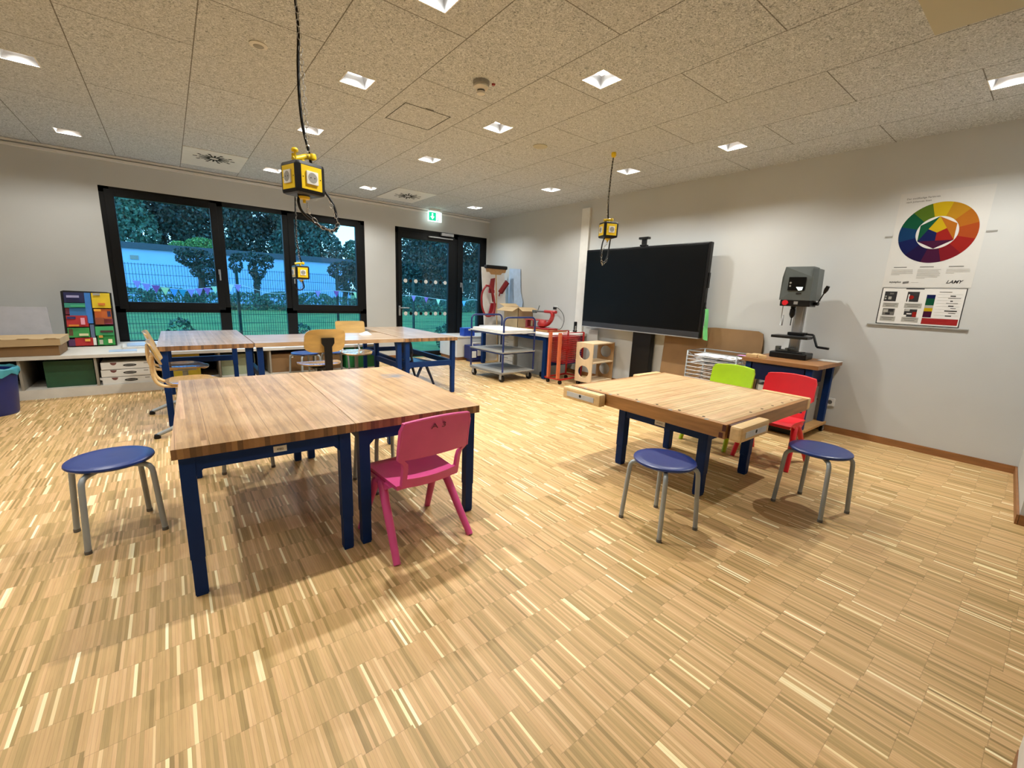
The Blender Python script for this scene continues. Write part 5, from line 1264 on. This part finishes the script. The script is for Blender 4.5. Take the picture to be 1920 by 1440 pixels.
tag(MB().box(XR-.05, XR-.046+.001, 4.44, 4.62, .58, .76).build('wall_notice', 'paper'), 'white blank sheet on the wall below the left end of the screen', 'paper')
# birch box with round holes
t = thing('birch_box', 'open birch plywood box with round holes in its end panels', 'box', (4.62, 4.02, 0), radians(6))
bw, bd, z0, z1, th = .545, .29, .05, .615, .015
def holed(x, nm, mt):
    outer = [(0, z0), (bd, z0), (bd, z1), (0, z1)]
    mb = MB(); holes = [((bd*.50), .20, .095, .088), ((bd*.50), .465, .095, .088)]
    # build from polar fans around each hole inside its half of the panel
    for (cy, cz, ry, rz), (za, zb) in zip(holes, ((z0, .333), (.333, z1))):
        n = 32; ring = []; outr = []
        for j in range(n):
            a = 2*pi*j/n; dy, dz_ = cos(a), sin(a); ring.append((cy+ry*dy, cz+rz*dz_))
            k = min([(bd-cy)/dy if dy > 1e-6 else 9, (-cy)/dy if dy < -1e-6 else 9, (zb-cz)/dz_ if dz_ > 1e-6 else 9, (za-cz)/dz_ if dz_ < -1e-6 else 9]); outr.append((cy+dy*k, cz+dz_*k))
        for xx in (x, x+th):
            vs = [(xx, y, z) for y, z in ring]+[(xx, y, z) for y, z in outr]
            mb.add(vs, [(j, (j+1) % n, n+(j+1) % n, n+j) for j in range(n)])
            for (y, z) in ((0, za), (bd, za), (0, zb), (bd, zb)):
                js = sorted(range(n), key=lambda j: (outr[j][0]-y)**2+(outr[j][1]-z)**2)[:2]
                mb.add([(xx, y, z)]+[(xx, outr[j][0], outr[j][1]) for j in js], [(0, 1, 2)])
        mb.add([(x, y, z) for y, z in ring]+[(x+th, y, z) for y, z in ring], [(j, (j+1) % n, n+(j+1) % n, n+j) for j in range(n)])
    P4 = outer
    mb.add([(x, y, z) for y, z in P4]+[(x+th, y, z) for y, z in P4], [(j, (j+1) % 4, 4+(j+1) % 4, 4+j) for j in range(4)])
    return mb.build(nm, mt, t)
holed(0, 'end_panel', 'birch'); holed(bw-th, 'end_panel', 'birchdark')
MB().box(th, bw-th, 0, bd, z1-th, z1).build('top_panel', 'birch', t); MB().box(th, bw-th, 0, bd, z0, z0+th).build('bottom_panel', 'birch', t); MB().box(th, bw-th, .004, bd, .325, .34).build('shelf_board', 'birch', t)
for x in (.04, bw-.04):
    for y in (.04, bd-.04): MB().box(x-.022, x+.022, y-.022, y+.022, 0, z0-.0005, .004).build('foot', 'blackp', t)

# ------------------------------------------------------------------ outside
GZ = -.10
struct(MB().quad((-70, YB+WT, GZ), (70, YB+WT, GZ), (70, 90, GZ), (-70, 90, GZ)).build('ground', 'grass'), 'lawn outside the windows')
t = thing('far_building', 'flat roofed white hall far behind the fence', 'building', (-8, 37, GZ))
MB().box(-30, 10.9, 34, 41.5, GZ, 2.98).build('wall', 'wallfar', t, True)
MB().box(-30.2, 11.1, 33.8, 41.7, 2.98, 3.32).build('roof', 'roof', t, True)
MB().box(-1.60, -1.22, 33.96, 34, 2.36, 2.60).build('vent_grille', 'panelgrey', t, True)
t = thing('mesh_fence', 'dark green double rod mesh fence crossing the lawn', 'fence', (2, 11.8, GZ))
FYY = 11.8; fx = [-3.55+2.29*k for k in range(8)]; fx[2] = 1.245; fx = [-5.55, -3.3, -1.02, 1.245, 3.45, 5.60, 7.80, 10.05, 12.3]
for x in fx: MB().box(x-.028, x+.028, FYY+.02, FYY+.07, GZ, 1.60).build('fence_post', 'fence', t, True)
for i in range(len(fx)-1):
    mb = MB(); x = fx[i]+.02
    while x < fx[i+1]-.01: mb.box(x-.0035, x+.0035, FYY, FYY+.007, GZ+.03, 1.575); x += .05
    z = GZ+.05
    while z < 1.58: mb.box(fx[i], fx[i+1], FYY-.006, FYY, z-.004, z+.004).box(fx[i], fx[i+1], FYY+.007, FYY+.013, z-.004, z+.004); z += .2
    mb.build('fence_panel', 'fence', t, True)
# bunting
t = thing('bunting', 'string of pastel pennants tied along the mesh fence', 'bunting', (2, 11.7, 1.1))
key = [(-.55, 1.22), (-.05, 1.10), (.35, 1.08), (.85, 1.16), (1.25, 1.22), (1.9, 1.05), (2.7, 1.12), (3.45, 1.16), (4.2, 1.12), (4.9, 1.11), (5.6, 1.10), (6.4, 1.02), (7.2, .98), (7.6, 1.04), (8.6, .96), (9.5, .9)]
pth = smooth_path([(x, 11.74, z) for x, z in key], 5)
MB().tube(pth, .006, 5).build('cord', 'white', t, True)
for k, hx in enumerate(['b48ad0', 'b48ad0', '9a4a94', 'd8e0a0', '4a9ae0', '2a9ab8', 'a890d8', 'b080c8', 'a05aa8', 'd8e8b8', '6aaef0', 'e8e8f0']): M['flag%d' % k] = pm('flag', hx, .7, var=.04)
q = 0
xs = [-.50+.145*k for k in range(13)]+[2.95, 3.4, 3.9, 4.35, 4.62, 5.1, 5.55, 5.95, 6.35, 7.25, 7.8, 8.3]
for x in xs:
    z = min(pth, key=lambda p: abs(p.x-x)).z
    MB().prism([(x-.071, 11.73, z), (x+.071, 11.73, z-.005), (x, 11.73, z-.165)], (0, .004, 0)).build('pennant', 'flag%d' % (q % 12), t, True); q += 1
# foliage
def leaves(n, blobs, size, rnd, flat=.0):
    mb = MB(); vs = []; fs = []
    tot = sum(b[3]*b[4]*b[5] for b in blobs)**1
    wts = [ (b[3]*b[4]*b[5])**.7 for b in blobs]; sw = sum(wts)
    for b, w in zip(blobs, wts):
        for _ in range(int(n*w/sw)):
            while True:
                p = Vector((rnd.uniform(-1, 1), rnd.uniform(-1, 1), rnd.uniform(-1, 1)))
                if .30 < p.length < 1: break
            p = p.normalized()*(p.length**.4)
            c = Vector((b[0]+p.x*b[3], b[1]+p.y*b[4], b[2]+p.z*b[5]))
            a = Vector((rnd.gauss(0, 1), rnd.gauss(0, 1), rnd.gauss(0, .6))).normalized(); e = a.orthogonal().normalized(); e.rotate(Matrix.Rotation(rnd.uniform(0, 6.28), 3, a))
            f = a.cross(e); s = size*rnd.uniform(.5, 1.3); o_ = len(vs)
            vs += [c-e*s*.5, c+f*s*.28, c+e*s*.5, c-f*s*.28]; fs.append((o_, o_+1, o_+2, o_+3))
    mb.add(vs, fs); return mb
rnd = random.Random(11)
def tree(label, x, y, blobs, n, size, mat, trunk_h, tr=.18, group='trees beyond the fence'):
    t = thing('tree', label, 'tree', (x, y, GZ), 0, group)
    leaves(n, [(x+b[0], y+b[1], b[2], b[3], b[4], b[5]) for b in blobs], size, rnd).build('crown', mat, t, True)
    MB().tube([(x, y, GZ), (x+.1, y, trunk_h*.5), (x, y, trunk_h)], [tr, tr*.8, tr*.5], 8).build('trunk', 'bark', t, True)
tree('dark leafy tree before the white hall, seen in the left window pane', 1.35, 29.5, [(0, 0, 2.45, .95, .8, .5), (.3, 0, 1.9, .7, .7, .55), (.5, 0, 1.3, .42, .5, .45), (-.3, 0, 2.75, .7, .7, .25)], 2600, .17, 'leafd', 2.6)
tree('forked dark tree before the white hall, seen in the middle pane', 4.0, 29.5, [(0, 0, 2.75, 1.1, .8, .25), (.15, 0, 2.1, .45, .6, .6), (-.9, 0, 2.3, .35, .5, .5), (.1, 0, 1.4, .22, .3, .5), (.75, 0, 2.5, .3, .4, .35)], 1900, .16, 'leafd', 2.6)
tree('broad dark tree hiding the right end of the white hall', 9.2, 30.0, [(0.2, 0, 2.3, 1.2, 1.0, .65), (.5, 0, 1.5, 1.0, 1.0, .7), (1.3, 0, 2.5, 1.3, 1.0, .6)], 4200, .18, 'leafd', 2.6)
tree('bright green treetop rising just over the roof of the white hall', 2.0, 43.2, [(.4, 0, 4.05, 1.15, .6, .6), (-1.1, 0, 3.9, .6, .5, .35)], 2400, .16, 'leafc', 3.6, .1)
big = [(0, 0, 10.0, 3.5, 2.4, 3.8), (.4, 0, 5.0, 3.5, 2.4, 3.0), (-.4, 0, 6.8, 3.5, 2.4, 3.0)]
tall = [(0, 0, 10.5, 4.4, 2.6, 4.8), (.4, 0, 5.0, 4.6, 2.6, 3.6)]
tree('tall dense tree behind the hall at the left side of the window', -4.0, 47, big, 15000, .34, 'leafb', 9, .4)
tree('tall dense tree behind the hall in the centre of the left pane', 3.6, 47.5, big, 15000, .34, 'leafd', 9, .4)
tree('dark tree behind the hall, seen through the middle pane', 11.2, 47, [(0, 0, 9.0, 3.5, 2.4, 3.4), (-.2, 0, 4.6, 3.4, 2.4, 2.8)], 13000, .34, 'leafa', 8, .4)
tree('far dark tree filling the gap behind the two left trees', -.1, 55, tall, 12000, .42, 'leafd', 10, .4)
tree('far dark tree filling the gap behind the middle pane', 9.6, 55, tall, 12000, .42, 'leafd', 10, .4)
tree('far dark tree at the outer left of the window view', -10.4, 55, tall, 8000, .42, 'leafb', 10, .4)
tree('lower rounded tree behind the hall, seen in the right pane', 16.4, 47, [(.2, 0, 3.9, 1.7, 2.2, 1.5), (-1.0, 0, 4.9, .9, 1.6, 1.2), (.3, 0, 3.0, 1.6, 2.2, 2.2)], 7000, .28, 'leafb', 5, .35)
tree('dark tree right of the hall, at the left edge of the glass door', 22.3, 43, [(0, 0, 5.5, 3.4, 2.6, 3.8), (.2, 0, 2.8, 3.4, 2.6, 2.6), (-.5, 0, 9, 2.4, 2, 2.4)], 14000, .32, 'leafd', 6, .35)
tree('tall dark tree seen through the glass door', 29.4, 43, [(0, 0, 7.5, 3.4, 2.6, 4.4), (.2, 0, 3.2, 3.4, 2.6, 3.0)], 14000, .32, 'leafd', 7, .35)
tree('dark tree seen through the narrow side light', 36.6, 43, [(0, 0, 7.0, 3.4, 2.6, 4.4), (0, 0, 3.0, 3.5, 2.6, 3.0)], 12000, .32, 'leafd', 7, .35)
tree('far dark tree filling the gap behind the glass door', 27.5, 52, tall, 12000, .42, 'leafd', 10, .4)
tree('far dark tree filling the gap behind the side light', 37.2, 52, tall, 12000, .42, 'leafd', 10, .4)
t = thing('hedge', 'long clipped dark hedge in front of the white hall', 'hedge', (8, 26.5, GZ))
leaves(30000, [(-8+1.6*k, 26.5+.2*sin(k*2.), .33+.10*sin(k*1.7), 1.1, .7, .52+.1*sin(k*3.1)) for k in range(24)], .15, rnd).build('foliage', 'leafb', t, True)
t = thing('hedge', 'tall dark undergrowth below the trees, seen through the glass door', 'hedge', (25, 38.5, GZ))
leaves(26000, [(14.5+1.7*k, 38.5, 2.0, 1.3, .8, 2.3+.4*sin(k*2.7)) for k in range(14)], .26, rnd).build('foliage', 'leafd', t, True)
for n_, (x, y, h_, lb) in enumerate(((.10, 10.6, .62, 'small dark shrub on the lawn seen in the lower left pane'), (2.30, 10.8, .5, 'small dark shrub on the lawn seen in the lower right pane'), (5.35, 9.6, .55, 'weedy shrub on the lawn close outside the glass door'), (5.0, 8.9, .42, 'low weedy shrub at the foot of the glass door'))):
    t = thing('shrub', lb, 'shrub', (x, y, GZ), 0, 'shrubs on the lawn'); leaves(420, [(x, y, GZ+h_*.55, .22, .2, h_*.5), (x+.15, y, GZ+h_*.35, .25, .2, h_*.35)], .085, rnd).build('foliage', 'leafb', t, True)
    MB().tube([(x, y, GZ), (x, y, GZ+h_*.6)], .01, 6).build('stem', 'bark', t, True)

# ------------------------------------------------------------------ world, camera, view
w = bpy.data.worlds.new('dusk_sky'); SC.world = w; w.use_nodes = True
nt = w.node_tree; g = NG(nt); bg = nt.nodes['Background']
tc = nt.nodes.new('ShaderNodeTexCoord'); sp = nt.nodes.new('ShaderNodeSeparateXYZ'); nt.links.new(tc.outputs['Generated'], sp.inputs[0])
nt.links.new(g.ramp(sp.outputs[2], [(0, '94d0f0'), (.35, '66b4f0'), (1, '4c98e2')]), bg.inputs[0]); bg.inputs[1].default_value = 4.6
F = 805.07; yaw, pit, rol = [radians(a) for a in (38.437, 11.760, 2.362)]
f = Vector((sin(yaw)*cos(pit), cos(yaw)*cos(pit), -sin(pit))); r = Vector((cos(yaw), -sin(yaw), 0)); u = r.cross(f)
r, u = r*cos(rol)+u*sin(rol), u*cos(rol)-r*sin(rol)
cd = bpy.data.cameras.new('camera'); cam = bpy.data.objects.new('camera', cd); COL.objects.link(cam)
cd.sensor_fit = 'HORIZONTAL'; cd.sensor_width = 36; cd.lens = F/1920*36; cd.clip_start = .02; cd.clip_end = 300
cam.matrix_world = Matrix(((r.x, u.x, -f.x, 0), (r.y, u.y, -f.y, 0), (r.z, u.z, -f.z, 1.25), (0, 0, 0, 1)))
SC.camera = cam
SC.view_settings.view_transform = 'Standard'; SC.view_settings.look = 'None'; SC.view_settings.exposure = 0.05; SC.view_settings.gamma = 1.06
SC.cycles.max_bounces = 8; SC.cycles.diffuse_bounces = 4; SC.cycles.transparent_max_bounces = 12; SC.cycles.sample_clamp_indirect = 6
SC.cycles.use_denoising = True
